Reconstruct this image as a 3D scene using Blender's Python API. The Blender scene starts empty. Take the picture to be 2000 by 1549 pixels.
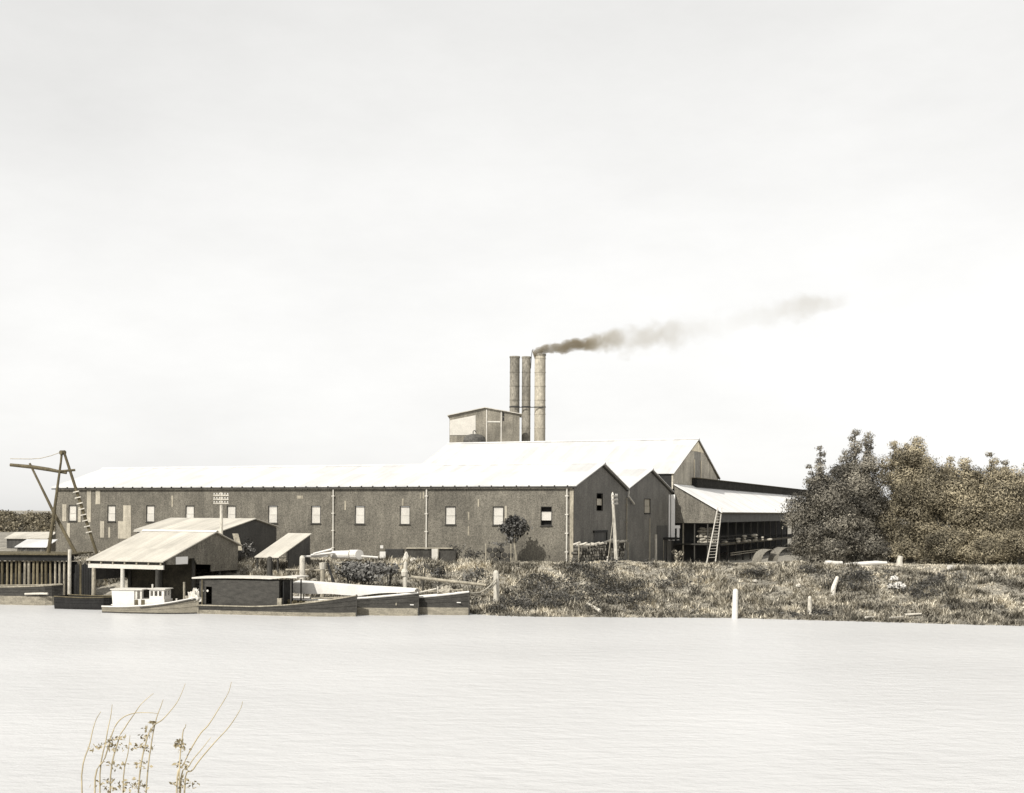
import bpy, math, random
import numpy as np
from mathutils import Vector, Matrix

random.seed(7)
rng = np.random.default_rng(11)
scene = bpy.context.scene
COL = scene.collection

# ------------------------------------------------------------------ camera
F, HX, HY, ROLL, CAMZ = 2425.0, 1000.0, 1000.0, 0.005, 8.0
cs, sn = math.cos(ROLL), math.sin(ROLL)
cam_data = bpy.data.cameras.new('camera')
cam = bpy.data.objects.new('camera', cam_data)
COL.objects.link(cam)
cam_data.sensor_width = 36.0
cam_data.lens = F / 2000.0 * 36.0
cam_data.shift_y = (HY - 774.5) / 2000.0
cam_data.clip_start = 0.1
cam_data.clip_end = 9000.0
R = Matrix(((cs, -sn, 0), (0, 0, -1), (sn, cs, 0))).to_4x4()
cam.matrix_world = Matrix.Translation((0, 0, CAMZ)) @ R
scene.camera = cam

# ------------------------------------------------------------------ sky, sun, exposure
SUN_EL, SUN_DIR = math.radians(43), Vector((-0.57, -0.82, 0)).normalized()   # horizontal direction towards the sun
world = bpy.data.worlds.new('World')
scene.world = world
world.use_nodes = True
wn, wl = world.node_tree.nodes, world.node_tree.links
wn.clear()
w_out = wn.new('ShaderNodeOutputWorld')
w_bg = wn.new('ShaderNodeBackground')
w_sky = wn.new('ShaderNodeTexSky')
w_sky.sky_type = 'NISHITA'
w_sky.sun_disc = False
w_sky.sun_elevation = SUN_EL
w_sky.sun_rotation = math.atan2(SUN_DIR.x, SUN_DIR.y)
w_sky.air_density = 1.0
w_sky.dust_density = 0.9
w_sky.ozone_density = 1.0
w_hs = wn.new('ShaderNodeHueSaturation')          # the plate records a colourless, blown-out sky
w_hs.inputs['Saturation'].default_value = 0.04
w_tc = wn.new('ShaderNodeTexCoord')
w_map = wn.new('ShaderNodeMapping')
w_map.inputs['Scale'].default_value = (1.0, 1.0, 2.6)
w_noise = wn.new('ShaderNodeTexNoise')            # thin high cloud all over the sky
w_noise.inputs['Scale'].default_value = 2.2
w_noise.inputs['Detail'].default_value = 7.0
w_noise.inputs['Roughness'].default_value = 0.62
w_rng = wn.new('ShaderNodeMapRange')
w_rng.inputs['From Min'].default_value = 0.3
w_rng.inputs['From Max'].default_value = 0.7
w_rng.inputs['To Min'].default_value = 0.90
w_rng.inputs['To Max'].default_value = 1.05
w_mul = wn.new('ShaderNodeVectorMath')
w_mul.operation = 'SCALE'
wl.new(w_tc.outputs['Generated'], w_map.inputs['Vector'])
wl.new(w_map.outputs['Vector'], w_noise.inputs['Vector'])
wl.new(w_noise.outputs['Fac'], w_rng.inputs['Value'])
wl.new(w_sky.outputs['Color'], w_hs.inputs['Color'])
w_mix = wn.new('ShaderNodeMix')                    # thin bright overcast veil in front of the clear sky
w_mix.data_type = 'RGBA'
w_mix.inputs[0].default_value = 0.66
w_mix.inputs[7].default_value = (4.85, 4.80, 4.66, 1.0)
wl.new(w_hs.outputs['Color'], w_mix.inputs[6])
wl.new(w_mix.outputs[2], w_mul.inputs[0])
wl.new(w_rng.outputs['Result'], w_mul.inputs['Scale'])
wl.new(w_mul.outputs['Vector'], w_bg.inputs['Color'])
w_bg.inputs['Strength'].default_value = 0.135
wl.new(w_bg.outputs['Background'], w_out.inputs['Surface'])

sun_data = bpy.data.lights.new('sun', 'SUN')
sun_data.energy = 3.4
sun_data.angle = math.radians(0.6)
sun_data.color = (1.0, 0.965, 0.90)
sun = bpy.data.objects.new('sun', sun_data)
COL.objects.link(sun)
sd = Vector((SUN_DIR.x * math.cos(SUN_EL), SUN_DIR.y * math.cos(SUN_EL), math.sin(SUN_EL)))
sun.rotation_euler = sd.to_track_quat('Z', 'Y').to_euler()
sun.location = (-60, -40, 90)

vs = scene.view_settings
scene.display_settings.display_device = 'sRGB'
vs.view_transform = 'Standard'
vs.look = 'None'
vs.gamma = 1.0
vs.use_curve_mapping = False
vs.exposure = 0.5
scene.cycles.max_bounces = 6
scene.cycles.transparent_max_bounces = 8
scene.cycles.volume_bounces = 1

# ------------------------------------------------------------------ measuring helpers (photograph pixel + real depth -> place)
def P(px, py, Y):
    u, v = px - HX, py - HY
    return Vector((Y * (u * cs + v * sn) / F, Y, CAMZ - Y * (-u * sn + v * cs) / F))

G = Vector((0.381, 0.9246, 0.0))      # along the gable fronts, away from the river
L = Vector((-0.9246, 0.381, 0.0))     # along the long river wall, towards the left
ORG = Vector((5.79, 117.0, 0.0))      # river corner of the mill
UP = Vector((0, 0, 1))

def M(t, s, z):
    p = ORG + G * t + L * s
    return Vector((p.x, p.y, z))

def s_at(px, t=0.0):                  # distance along L of the wall point seen at column px
    k = (px - HX) / F
    o = ORG + G * t
    return (o.x - k * o.y) / (-L.x + k * L.y)

def t_at(px, s=0.0):
    k = (px - HX) / F
    o = ORG + L * s
    return (k * o.y - o.x) / (G.x - k * G.y)

# ------------------------------------------------------------------ terrain
WX = np.array([-3000, -70, -50, -41, -30, -25, -10, -6, -2.5, 0, 17, 34, 60, 3000], float)
WY = np.array([110, 109, 107.5, 106.5, 103.2, 102, 101.6, 100.3, 96.2, 94.6, 94.2, 89.4, 84, 84], float)

def smooth(x):
    x = np.clip(x, 0, 1)
    return x * x * (3 - 2 * x)

_w = [(rng.uniform(0.25, 1.5), rng.uniform(0, 6.28), rng.uniform(0, 6.28)) for _ in range(14)]
def bumps(X, Y):
    r = 0
    for k, a, ph in _w:
        r = r + np.sin(k * (X * math.cos(a) + 1.5 * Y * math.sin(a)) + ph) / (1 + k)
    return r / 3.0

def terrain(X, Y):
    X = np.asarray(X, float); Y = np.asarray(Y, float)
    u = Y - np.interp(X, WX, WY)
    W = np.interp(X, [-10, 0], [11.5, 16.0])
    z = 3.28 * (0.65 * smooth(u / W) + 0.35 * np.clip(u / W, 0, 1)) + 0.22 * smooth(u / 0.5)
    z = z - 0.22
    fall = smooth((X - 7) / 13) * smooth((Y - 112) / 26)
    z = z - 1.3 * fall
    z = np.where(u < 0, np.maximum(u * 0.5 - 0.25, -2.5), z)
    amp = 0.42 * smooth(u / 3.0) * (1 - 0.8 * smooth((u - W - 1) / 5))
    z = z + amp * bumps(X, Y)
    far = smooth((np.hypot(X, Y) - 260) / 500)
    return z * (1 - far) + far * 2.5

def tz(x, y):
    return float(terrain(x, y))

def GP(px, py):                       # ground point seen at a pixel
    d = P(px, py, 1.0) - Vector((0, 0, CAMZ))
    y = 86.0
    while y < 140:
        p = Vector((0, 0, CAMZ)) + d * y
        if p.z <= tz(p.x, p.y) and p.z > -0.3:
            return Vector((p.x, p.y, tz(p.x, p.y)))
        y += 0.1
    p = Vector((0, 0, CAMZ)) + d * 112
    return Vector((p.x, p.y, tz(p.x, p.y)))

# ------------------------------------------------------------------ materials
def sep(v, w=1.0):
    return (v * (1 + 0.10 * w), v, v * (1 - 0.20 * w), 1.0)

def nodes_of(name):
    m = bpy.data.materials.new(name)
    m.use_nodes = True
    nt = m.node_tree
    return m, nt.nodes, nt.links, nt.nodes['Principled BSDF']

def noise(n, l, vec, scale, detail=4, rough=0.6):
    t = n.new('ShaderNodeTexNoise')
    t.inputs['Scale'].default_value = scale
    t.inputs['Detail'].default_value = detail
    t.inputs['Roughness'].default_value = rough
    l.new(vec, t.inputs['Vector'])
    return t.outputs['Fac']

def ramp(n, l, fac, stops):
    r = n.new('ShaderNodeValToRGB')
    e = r.color_ramp.elements
    e[0].position, e[0].color = stops[0]
    e[1].position, e[1].color = stops[-1]
    for p, c in stops[1:-1]:
        x = e.new(p); x.color = c
    l.new(fac, r.inputs['Fac'])
    return r.outputs['Color']

def mix(n, l, fac, a, b, mode='MIX'):
    m = n.new('ShaderNodeMix')
    m.data_type = 'RGBA'; m.blend_type = mode
    if isinstance(fac, float): m.inputs[0].default_value = fac
    else: l.new(fac, m.inputs[0])
    for s, v in ((6, a), (7, b)):
        if isinstance(v, tuple): m.inputs[s].default_value = v
        else: l.new(v, m.inputs[s])
    return m.outputs[2]

def bump(n, l, b, height, strength=0.4, dist=0.02):
    k = n.new('ShaderNodeBump')
    k.inputs['Strength'].default_value = strength
    k.inputs['Distance'].default_value = dist
    l.new(height, k.inputs['Height'])
    l.new(k.outputs['Normal'], b.inputs['Normal'])

def mat_plain(name, v, w=1.0, rough=0.8, var=0.35, scale=1.4, grain=0.3, gscale=9.0, stretch=(1, 1, 1), metal=0.0, spec=0.3):
    m, n, l, b = nodes_of(name)
    geo = n.new('ShaderNodeNewGeometry')
    mp = n.new('ShaderNodeMapping')
    mp.inputs['Scale'].default_value = stretch
    l.new(geo.outputs['Position'], mp.inputs['Vector'])
    vec = mp.outputs['Vector']
    big = noise(n, l, vec, scale, 5)
    c = ramp(n, l, big, [(0.3, sep(v * (1 - var), w)), (0.7, sep(v * (1 + var), w))])
    fine = noise(n, l, vec, gscale, 2, 0.7)
    g = ramp(n, l, fine, [(0.3, (1 - grain,) * 3 + (1,)), (0.7, (1 + grain,) * 3 + (1,))])
    c = mix(n, l, 1.0, c, g, 'MULTIPLY')
    l.new(c, b.inputs['Base Color'])
    b.inputs['Roughness'].default_value = rough
    b.inputs['Metallic'].default_value = metal
    b.inputs['Specular IOR Level'].default_value = spec
    bump(n, l, b, fine, 0.35, 0.03)
    return m

def mat_iron(name, v, w, direction, var=0.22, grain=0.32, rough=0.6, pitch=0.17, streak=0.25, bstr=0.5, sheet=0.9):
    """corrugated iron sheets: ribs run vertically, spaced along `direction`"""
    m, n, l, b = nodes_of(name)
    geo = n.new('ShaderNodeNewGeometry')
    dot = n.new('ShaderNodeVectorMath'); dot.operation = 'DOT_PRODUCT'
    dot.inputs[1].default_value = direction
    l.new(geo.outputs['Position'], dot.inputs[0])
    d = dot.outputs['Value']
    sepx = n.new('ShaderNodeSeparateXYZ'); l.new(geo.outputs['Position'], sepx.inputs[0])
    cmb = n.new('ShaderNodeCombineXYZ')
    sc = n.new('ShaderNodeMath'); sc.operation = 'MULTIPLY'; sc.inputs[1].default_value = 0.13
    l.new(sepx.outputs['Z'], sc.inputs[0])
    l.new(d, cmb.inputs['X']); l.new(sc.outputs[0], cmb.inputs['Z'])
    big = noise(n, l, geo.outputs['Position'], 0.35, 6, 0.65)
    c = ramp(n, l, big, [(0.3, sep(v * (1 - var), w)), (0.7, sep(v * (1 + var), w))])
    st = noise(n, l, cmb.outputs[0], 2.6, 5, 0.7)
    g1 = ramp(n, l, st, [(0.32, (1 - streak,) * 3 + (1,)), (0.68, (1 + streak,) * 3 + (1,))])
    c = mix(n, l, 1.0, c, g1, 'MULTIPLY')
    fine = noise(n, l, geo.outputs['Position'], 8.0, 2, 0.8)
    g2 = ramp(n, l, fine, [(0.3, (1 - grain,) * 3 + (1,)), (0.7, (1 + grain,) * 3 + (1,))])
    c = mix(n, l, 1.0, c, g2, 'MULTIPLY')
    # every sheet has weathered a little differently
    fl = n.new('ShaderNodeMath'); fl.operation = 'MULTIPLY'; fl.inputs[1].default_value = 1.0 / sheet
    l.new(d, fl.inputs[0])
    fz = n.new('ShaderNodeMath'); fz.operation = 'MULTIPLY'; fz.inputs[1].default_value = 1.0 / 2.4
    l.new(sepx.outputs['Z'], fz.inputs[0])
    f1 = n.new('ShaderNodeMath'); f1.operation = 'FLOOR'; l.new(fl.outputs[0], f1.inputs[0])
    f2 = n.new('ShaderNodeMath'); f2.operation = 'FLOOR'; l.new(fz.outputs[0], f2.inputs[0])
    cb2 = n.new('ShaderNodeCombineXYZ'); l.new(f1.outputs[0], cb2.inputs[0]); l.new(f2.outputs[0], cb2.inputs[1])
    wh = n.new('ShaderNodeTexWhiteNoise'); wh.noise_dimensions = '2D'; l.new(cb2.outputs[0], wh.inputs['Vector'])
    g3 = ramp(n, l, wh.outputs['Value'], [(0.0, (0.90, 0.90, 0.90, 1)), (1.0, (1.10, 1.10, 1.10, 1))])
    c = mix(n, l, 1.0, c, g3, 'MULTIPLY')
    l.new(c, b.inputs['Base Color'])
    b.inputs['Roughness'].default_value = rough
    b.inputs['Specular IOR Level'].default_value = 0.25
    k = n.new('ShaderNodeMath'); k.operation = 'MULTIPLY'; k.inputs[1].default_value = 2 * math.pi / pitch
    l.new(d, k.inputs[0])
    si = n.new('ShaderNodeMath'); si.operation = 'SINE'; l.new(k.outputs[0], si.inputs[0])
    bump(n, l, b, si.outputs[0], bstr, 0.02)
    return m

def mat_leaf(name, dark, light, w=1.0, rough=0.6):
    m, n, l, b = nodes_of(name)
    at = n.new('ShaderNodeAttribute'); at.attribute_name = 'tone'
    c = ramp(n, l, at.outputs['Fac'], [(0.0, sep(dark, w)), (1.0, sep(light, w))])
    l.new(c, b.inputs['Base Color'])
    b.inputs['Roughness'].default_value = rough
    b.inputs['Specular IOR Level'].default_value = 0.25
    return m

Lt, Gt = tuple(L), tuple(G)
MT = {}
MT['river_wall'] = mat_iron('river_wall_iron', 0.122, 0.95, Lt, grain=0.5, streak=0.16, bstr=0.25, var=0.28)
MT['gable_wall'] = mat_iron('gable_wall_iron', 0.13, 0.6, Gt, grain=0.5, streak=0.16, bstr=0.25, var=0.25)
MT['tall_gable'] = mat_iron('tall_gable_iron', 0.42, 0.9, Gt, sheet=2.0, grain=0.45)
MT['tall_dark'] = mat_iron('tall_gable_dark_iron', 0.24, 0.6, Gt, grain=0.45)
MT['tall_pale'] = mat_iron('tall_gable_pale_iron', 0.72, 1.2, Gt)
MT['lean_wall'] = mat_iron('lean_to_iron', 0.15, 0.85, Lt, grain=0.5)
MT['roof_white'] = mat_iron('white_roof_iron', 0.53, 0.15, Lt, var=0.07, grain=0.06, streak=0.08, bstr=0.3)
MT['roof_pale'] = mat_iron('pale_roof_iron', 0.43, 0.7, Lt, var=0.13, grain=0.10, streak=0.14, bstr=0.3)
MT['roof_side'] = mat_iron('white_side_roof_iron', 0.70, 0.15, Gt, var=0.05, grain=0.06, streak=0.06, bstr=0.3)
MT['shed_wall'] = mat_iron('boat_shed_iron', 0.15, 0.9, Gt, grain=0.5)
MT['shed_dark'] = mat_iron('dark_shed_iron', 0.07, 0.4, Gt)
MT['boiler_wall'] = mat_iron('boiler_house_iron', 0.17, 1.0, (1, 0, 0), grain=0.5, var=0.35, bstr=0.25)
MT['pale_sheet'] = mat_iron('pale_sheet_iron', 0.36, 1.0, Lt, var=0.15, grain=0.2)
MT['white'] = mat_plain('white_paint', 0.60, 0.35, 0.55, 0.08, 1.0, 0.08)
MT['cream'] = mat_plain('cream_paint', 0.52, 0.55, 0.6, 0.1, 1.0, 0.12)
MT['shutter'] = mat_plain('window_paint', 0.50, 0.5, 0.5, 0.12, 0.9, 0.12)
MT['dark_wood'] = mat_plain('dark_wood', 0.045, 0.7, 0.85, 0.4, 2.0, 0.35, 14, (1, 1, 0.3))
MT['tarred'] = mat_plain('tarred_timber', 0.014, 0.4, 0.7, 0.4, 2.0, 0.35, 12, (1, 1, 0.4))
MT['brown_wood'] = mat_plain('brown_timber', 0.085, 2.0, 0.85, 0.35, 2.0, 0.35, 14, (1, 1, 0.3))
MT['grey_wood'] = mat_plain('grey_timber', 0.27, 1.1, 0.85, 0.3, 2.0, 0.35, 14, (1, 1, 0.25))
MT['tan_wood'] = mat_plain('tan_timber', 0.17, 1.8, 0.85, 0.35, 2.0, 0.35, 14, (1, 1, 0.3))
MT['tank_iron'] = mat_plain('tank_iron', 0.075, 0.6, 0.7, 0.4, 1.5, 0.4)
MT['pale_wood'] = mat_plain('bleached_timber', 0.48, 0.7, 0.85, 0.22, 2.5, 0.25, 12, (1, 1, 0.25))
MT['hull_dark'] = mat_plain('dark_hull_paint', 0.044, 0.7, 0.7, 0.35, 1.6, 0.35, 10, (1, 1, 3))
MT['hull_boot'] = mat_plain('tan_boot_top', 0.23, 1.1, 0.75, 0.35, 1.6, 0.35, 10, (1, 1, 3))
MT['hull_grey'] = mat_plain('grey_hull_paint', 0.21, 1.1, 0.7, 0.2, 1.4, 0.25, 10, (1, 1, 3))
MT['stack'] = mat_plain('stack_iron', 0.19, 0.9, 0.7, 0.3, 0.5, 0.35, 4.0, (1, 1, 0.5))
MT['stack_pale'] = mat_plain('pale_stack_iron', 0.34, 1.0, 0.7, 0.25, 0.5, 0.25, 4.0, (1, 1, 0.5))
MT['dark_iron'] = mat_plain('dark_iron', 0.035, 0.3, 0.55, 0.3, 2.0, 0.3)
MT['interior'] = mat_plain('dark_boards', 0.035, 0.4, 0.9, 0.3, 1.0, 0.3)  # near-black colour holds the gloom inside the sheds; a bin shares it
MT['shed_inner'] = mat_plain('shade_boards', 0.030, 1.6, 0.9, 0.7, 0.9, 0.4)  # shade under the boat shed roof put into a mottled brown
MT['bark'] = mat_plain('bark', 0.09, 0.8, 0.9, 0.3, 3.0, 0.3)
MT['log_end'] = mat_plain('sawn_log_end', 0.26, 0.8, 0.9, 0.45, 1.6, 0.3)
MT['canvas'] = mat_plain('canvas', 0.55, 0.5, 0.85, 0.15, 1.4, 0.12)
MT['sack'] = mat_plain('sacking', 0.34, 0.8, 0.95, 0.2, 2.0, 0.25)
MT['rope'] = mat_plain('rope', 0.36, 0.9, 0.95, 0.15, 4.0, 0.2)
MT['stone'] = mat_plain('pale_stone', 0.5, 0.6, 0.9, 0.2, 2.0, 0.25)
MT['tree_dark'] = mat_leaf('dark_tree_leaf', 0.036, 0.31, 1.0)
MT['tree_mid'] = mat_leaf('brown_tree_leaf', 0.055, 0.38, 1.6)
MT['shrub_leaf'] = mat_leaf('shrub_leaf', 0.012, 0.24, 0.4)
MT['board_white'] = mat_plain('white_board', 0.85, 0.2, 0.5, 0.04, 1.0, 0.05)
MT['weed_leaf'] = mat_leaf('weed_leaf', 0.035, 0.17, 0.6)
MT['grass'] = mat_leaf('grass_blade', 0.085, 0.60, 1.0, 0.8)
MT['stalk'] = mat_plain('dry_stalk', 0.37, 1.7, 0.85, 0.2, 6.0, 0.2)
MT['dry_leaf'] = mat_leaf('dry_leaf', 0.20, 0.38, 1.8)

def mat_ground():
    m, n, l, b = nodes_of('bank_soil')
    geo = n.new('ShaderNodeNewGeometry')
    a = noise(n, l, geo.outputs['Position'], 0.45, 6, 0.65)
    c = ramp(n, l, a, [(0.3, sep(0.09, 0.7)), (0.52, sep(0.24, 0.9)), (0.72, sep(0.42, 0.9))])
    f = noise(n, l, geo.outputs['Position'], 5.0, 4, 0.7)
    g = ramp(n, l, f, [(0.3, (0.5, 0.5, 0.5, 1)), (0.7, (1.4, 1.4, 1.4, 1))])
    c = mix(n, l, 1.0, c, g, 'MULTIPLY')
    l.new(c, b.inputs['Base Color'])
    b.inputs['Roughness'].default_value = 0.95
    bump(n, l, b, f, 0.8, 0.15)
    return m
MT['ground'] = mat_ground()

def mat_water():
    m, n, l, b = nodes_of('river_water')
    geo = n.new('ShaderNodeNewGeometry')
    mp = n.new('ShaderNodeMapping'); mp.inputs['Scale'].default_value = (0.55, 1.0, 1.0)
    l.new(geo.outputs['Position'], mp.inputs['Vector'])
    f1 = noise(n, l, mp.outputs['Vector'], 1.3, 4, 0.6)
    f2 = noise(n, l, mp.outputs['Vector'], 0.06, 3, 0.5)
    c = ramp(n, l, f2, [(0.3, sep(0.46, 0.06)), (0.7, sep(0.53, 0.06))])
    l.new(c, b.inputs['Base Color'])
    b.inputs['Roughness'].default_value = 0.36
    b.inputs['IOR'].default_value = 1.33
    bump(n, l, b, f1, 0.6, 0.18)
    return m
MT['water'] = mat_water()

def mat_hill():
    m, n, l, b = nodes_of('wooded_hill')
    geo = n.new('ShaderNodeNewGeometry')
    f = noise(n, l, geo.outputs['Position'], 0.35, 6, 0.7)
    c = ramp(n, l, f, [(0.3, sep(0.05, 1.0)), (0.7, sep(0.16, 1.1))])
    l.new(c, b.inputs['Base Color'])
    b.inputs['Roughness'].default_value = 0.95
    bump(n, l, b, f, 1.0, 1.5)
    return m
MT['hill'] = mat_hill()

# ------------------------------------------------------------------ mesh builder
class MB:
    def __init__(s): s.v, s.f, s.mi = [], [], []
    def add(s, vs, fs, mi=0):
        o = len(s.v)
        s.v += [Vector(p) for p in vs]
        s.f += [tuple(i + o for i in q) for q in fs]
        s.mi += [mi] * len(fs)
        return s
    def obox(s, o, a, b, c, mi=0):            # corner + three edge vectors
        o, a, b, c = Vector(o), Vector(a), Vector(b), Vector(c)
        p = [o, o + a, o + a + b, o + b, o + c, o + a + c, o + a + b + c, o + b + c]
        fs = [(0, 3, 2, 1), (4, 5, 6, 7), (0, 1, 5, 4), (1, 2, 6, 5), (2, 3, 7, 6), (3, 0, 4, 7)]
        if a.cross(b).dot(c) < 0: fs = [q[::-1] for q in fs]
        return s.add(p, fs, mi)
    def box(s, c, sx, sy, sz, mi=0):
        return s.obox(Vector(c) - Vector((sx / 2, sy / 2, sz / 2)), (sx, 0, 0), (0, sy, 0), (0, 0, sz), mi)
    def prism(s, pts, vec, mi=0):
        n = len(pts); vec = Vector(vec); pts = [Vector(p) for p in pts]
        vs = pts + [p + vec for p in pts]
        nrm = Vector((0, 0, 0))
        for i in range(n): nrm += (pts[i] - pts[0]).cross(pts[(i + 1) % n] - pts[0])
        fs = [tuple(range(n))[::-1], tuple(range(n, 2 * n))]
        fs += [(i, (i + 1) % n, n + (i + 1) % n, n + i) for i in range(n)]
        if nrm.dot(vec) < 0: fs = [q[::-1] for q in fs]
        return s.add(vs, fs, mi)
    def tube(s, path, radii, n=8, caps=True, mi=0, cap_mi=None):
        path = [Vector(p) for p in path]
        if not isinstance(radii, (list, tuple)): radii = [radii] * len(path)
        vs, fs = [], []
        for i, p in enumerate(path):
            d = (path[min(i + 1, len(path) - 1)] - path[max(i - 1, 0)]).normalized()
            a = d.cross(UP if abs(d.z) < 0.9 else Vector((1, 0, 0))).normalized()
            b = d.cross(a).normalized()
            for k in range(n):
                th = 2 * math.pi * k / n
                vs.append(p + (a * math.cos(th) + b * math.sin(th)) * radii[i])
        for i in range(len(path) - 1):
            for k in range(n):
                k2 = (k + 1) % n
                fs.append((i * n + k, i * n + k2, (i + 1) * n + k2, (i + 1) * n + k))
        s.add(vs, fs, mi)
        if caps:
            o = len(s.v) - len(vs)
            s.f.append(tuple(o + k for k in range(n))[::-1]); s.mi.append(mi if cap_mi is None else cap_mi)
            q = o + (len(path) - 1) * n
            s.f.append(tuple(q + k for k in range(n))); s.mi.append(mi if cap_mi is None else cap_mi)
        return s
    def wall(s, o, h, length, z0, z1, out, holes=(), th=0.15):
        """upright wall with openings; o = foot of the outer face, h = direction, out = outward normal"""
        o, h, out = Vector(o), Vector(h), Vector(out)
        xs = sorted({0.0, length} | {x for q in holes for x in q[:2]})
        for x0, x1 in zip(xs, xs[1:]):
            mid = (x0 + x1) / 2
            hs = sorted([(q[2], q[3]) for q in holes if q[0] < mid < q[1]])
            z = z0
            for a, b in hs + [(z1, z1)]:
                if a - z > 1e-4:
                    s.obox(Vector((o.x, o.y, z)) + h * x0 - out * th, h * (x1 - x0), out * th, UP * (a - z))
                z = b
        return s
    def build(s, name, mats, parent=None, smooth=False, org=None, label=None):
        if not isinstance(mats, (list, tuple)): mats = [mats]
        if parent is not None:
            base = Vector((0, 0, 0)); q = parent
            while q is not None: base = base + q.location; q = q.parent
        else:
            base = Vector(org) if org is not None else Vector((sum(p.x for p in s.v) / len(s.v), sum(p.y for p in s.v) / len(s.v), min(p.z for p in s.v)))
        me = bpy.data.meshes.new(name)
        me.from_pydata([tuple(p - base) for p in s.v], [], s.f)
        for m in mats: me.materials.append(MT[m])
        if len(mats) > 1: me.polygons.foreach_set('material_index', s.mi)
        if smooth: me.polygons.foreach_set('use_smooth', [True] * len(me.polygons))
        me.update()
        ob = bpy.data.objects.new(name, me)
        COL.objects.link(ob)
        if parent is not None: ob.parent = parent
        else: ob.location = base
        if label: ob['label'] = label
        return ob

def tag(o, label, cat, group=None, kind=None):
    if label: o['label'] = label
    if cat: o['category'] = cat
    if group: o['group'] = group
    if kind: o['kind'] = kind
    return o

def thing(name, label, cat, loc, group=None):
    o = bpy.data.objects.new(name, None)
    o.empty_display_size = 0.3
    COL.objects.link(o)
    o.location = loc
    return tag(o, label, cat, group)

def copy_tree(o, parent=None):
    c = o.copy(); COL.objects.link(c)
    if parent is not None: c.parent = parent
    for ch in list(o.children): copy_tree(ch, c)
    return c

def raw_mesh(name, V, Fq, mat, tone=None, parent=None, loc=None, smooth=False):
    me = bpy.data.meshes.new(name)
    V = np.asarray(V, np.float32); Fq = np.asarray(Fq, np.int32)
    k = Fq.shape[1]
    base = np.zeros(3, np.float32)
    if parent is not None:
        q = parent
        while q is not None: base = base + np.array(q.location, np.float32); q = q.parent
    elif loc is not None: base = np.array(loc, np.float32)
    V = V - base
    me.vertices.add(len(V)); me.vertices.foreach_set('co', V.ravel())
    me.loops.add(Fq.size); me.loops.foreach_set('vertex_index', Fq.ravel())
    me.polygons.add(len(Fq))
    me.polygons.foreach_set('loop_start', np.arange(0, Fq.size, k, dtype=np.int32))
    me.polygons.foreach_set('loop_total', np.full(len(Fq), k, np.int32))
    if tone is not None:
        at = me.attributes.new('tone', 'FLOAT', 'POINT')
        at.data.foreach_set('value', np.asarray(tone, np.float32))
    if smooth: me.polygons.foreach_set('use_smooth', np.ones(len(Fq), bool))
    me.materials.append(MT[mat])
    me.update(calc_edges=True)
    ob = bpy.data.objects.new(name, me)
    COL.objects.link(ob)
    if parent is not None: ob.parent = parent
    elif loc is not None: ob.location = loc
    return ob

def leaf_cloud(clusters, density, ll, lw, droop=0.3, face=0.0):
    """clusters: rows (x,y,z,rx,ry,rz,tone); leaf-sized quads filling each clump's volume"""
    Vs, Ts = [], []
    for (x, y, z, rx, ry, rz, tone) in clusters:
        n = max(12, int(density * (rx * ry * rz) ** (2 / 3)))
        d = rng.normal(size=(n, 3)); d /= np.linalg.norm(d, axis=1)[:, None]
        r = rng.uniform(0.25, 1.0, n) ** 0.5 * (1 + 0.18 * rng.normal(size=n))
        c = d * r[:, None] * np.array([rx, ry, rz]) + np.array([x, y, z])
        ax = rng.normal(size=(n, 3)) + d * 0.8 * (1 - face); ax[:, 2] -= droop
        ax -= face * d * np.sum(ax * d, 1)[:, None]
        ax /= np.linalg.norm(ax, axis=1)[:, None]
        nn = rng.normal(size=(n, 3)) * (1 - 0.6 * face) + np.array([0, 0, 0.7]) + d * 1.5 * face
        sd_ = np.cross(ax, nn); sd_ /= (np.linalg.norm(sd_, axis=1)[:, None] + 1e-6)
        l_ = ll * rng.uniform(0.6, 1.4, n)[:, None]; w_ = lw * rng.uniform(0.6, 1.4, n)[:, None]
        Vs.append(np.stack([c - ax * l_ / 2, c + sd_ * w_ / 2, c + ax * l_ / 2, c - sd_ * w_ / 2], 1).reshape(-1, 3))
        Ts.append(np.repeat(np.clip(tone + rng.normal(0, 0.14, n), 0, 1), 4))
    V = np.concatenate(Vs)
    return V, np.arange(len(V)).reshape(-1, 4), np.concatenate(Ts)

# ================================================================== SETTING
def axis(lo, hi, step, far, k=1.35):
    a = list(np.arange(lo, hi, step)); d = step
    x = hi
    while x < far: a.append(x); d *= k; x += d
    a.append(far)
    return a
xr = axis(0, 62, 0.6, 3500); xs = np.array(sorted(set([-x for x in xr] + xr)))
ys = np.array(list(np.arange(80, 125, 0.45)) + axis(125, 200, 2.5, 6000))
XX, YY = np.meshgrid(xs, ys)
ZZ = terrain(XX, YY)
nx, ny = len(xs), len(ys)
idx = np.arange(nx * ny).reshape(ny, nx)
Fq = np.stack([idx[:-1, :-1], idx[:-1, 1:], idx[1:, 1:], idx[1:, :-1]], -1).reshape(-1, 4)
g = raw_mesh('ground', np.stack([XX, YY, ZZ], -1).reshape(-1, 3), Fq, 'ground', smooth=True)
g['kind'] = 'structure'

w = MB().add([(-3500, -40, 0), (3500, -40, 0), (3500, 113, 0), (-3500, 113, 0)], [(0, 1, 2, 3)]).build('water', 'water', org=(0, 0, 0))
w['kind'] = 'structure'

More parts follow.
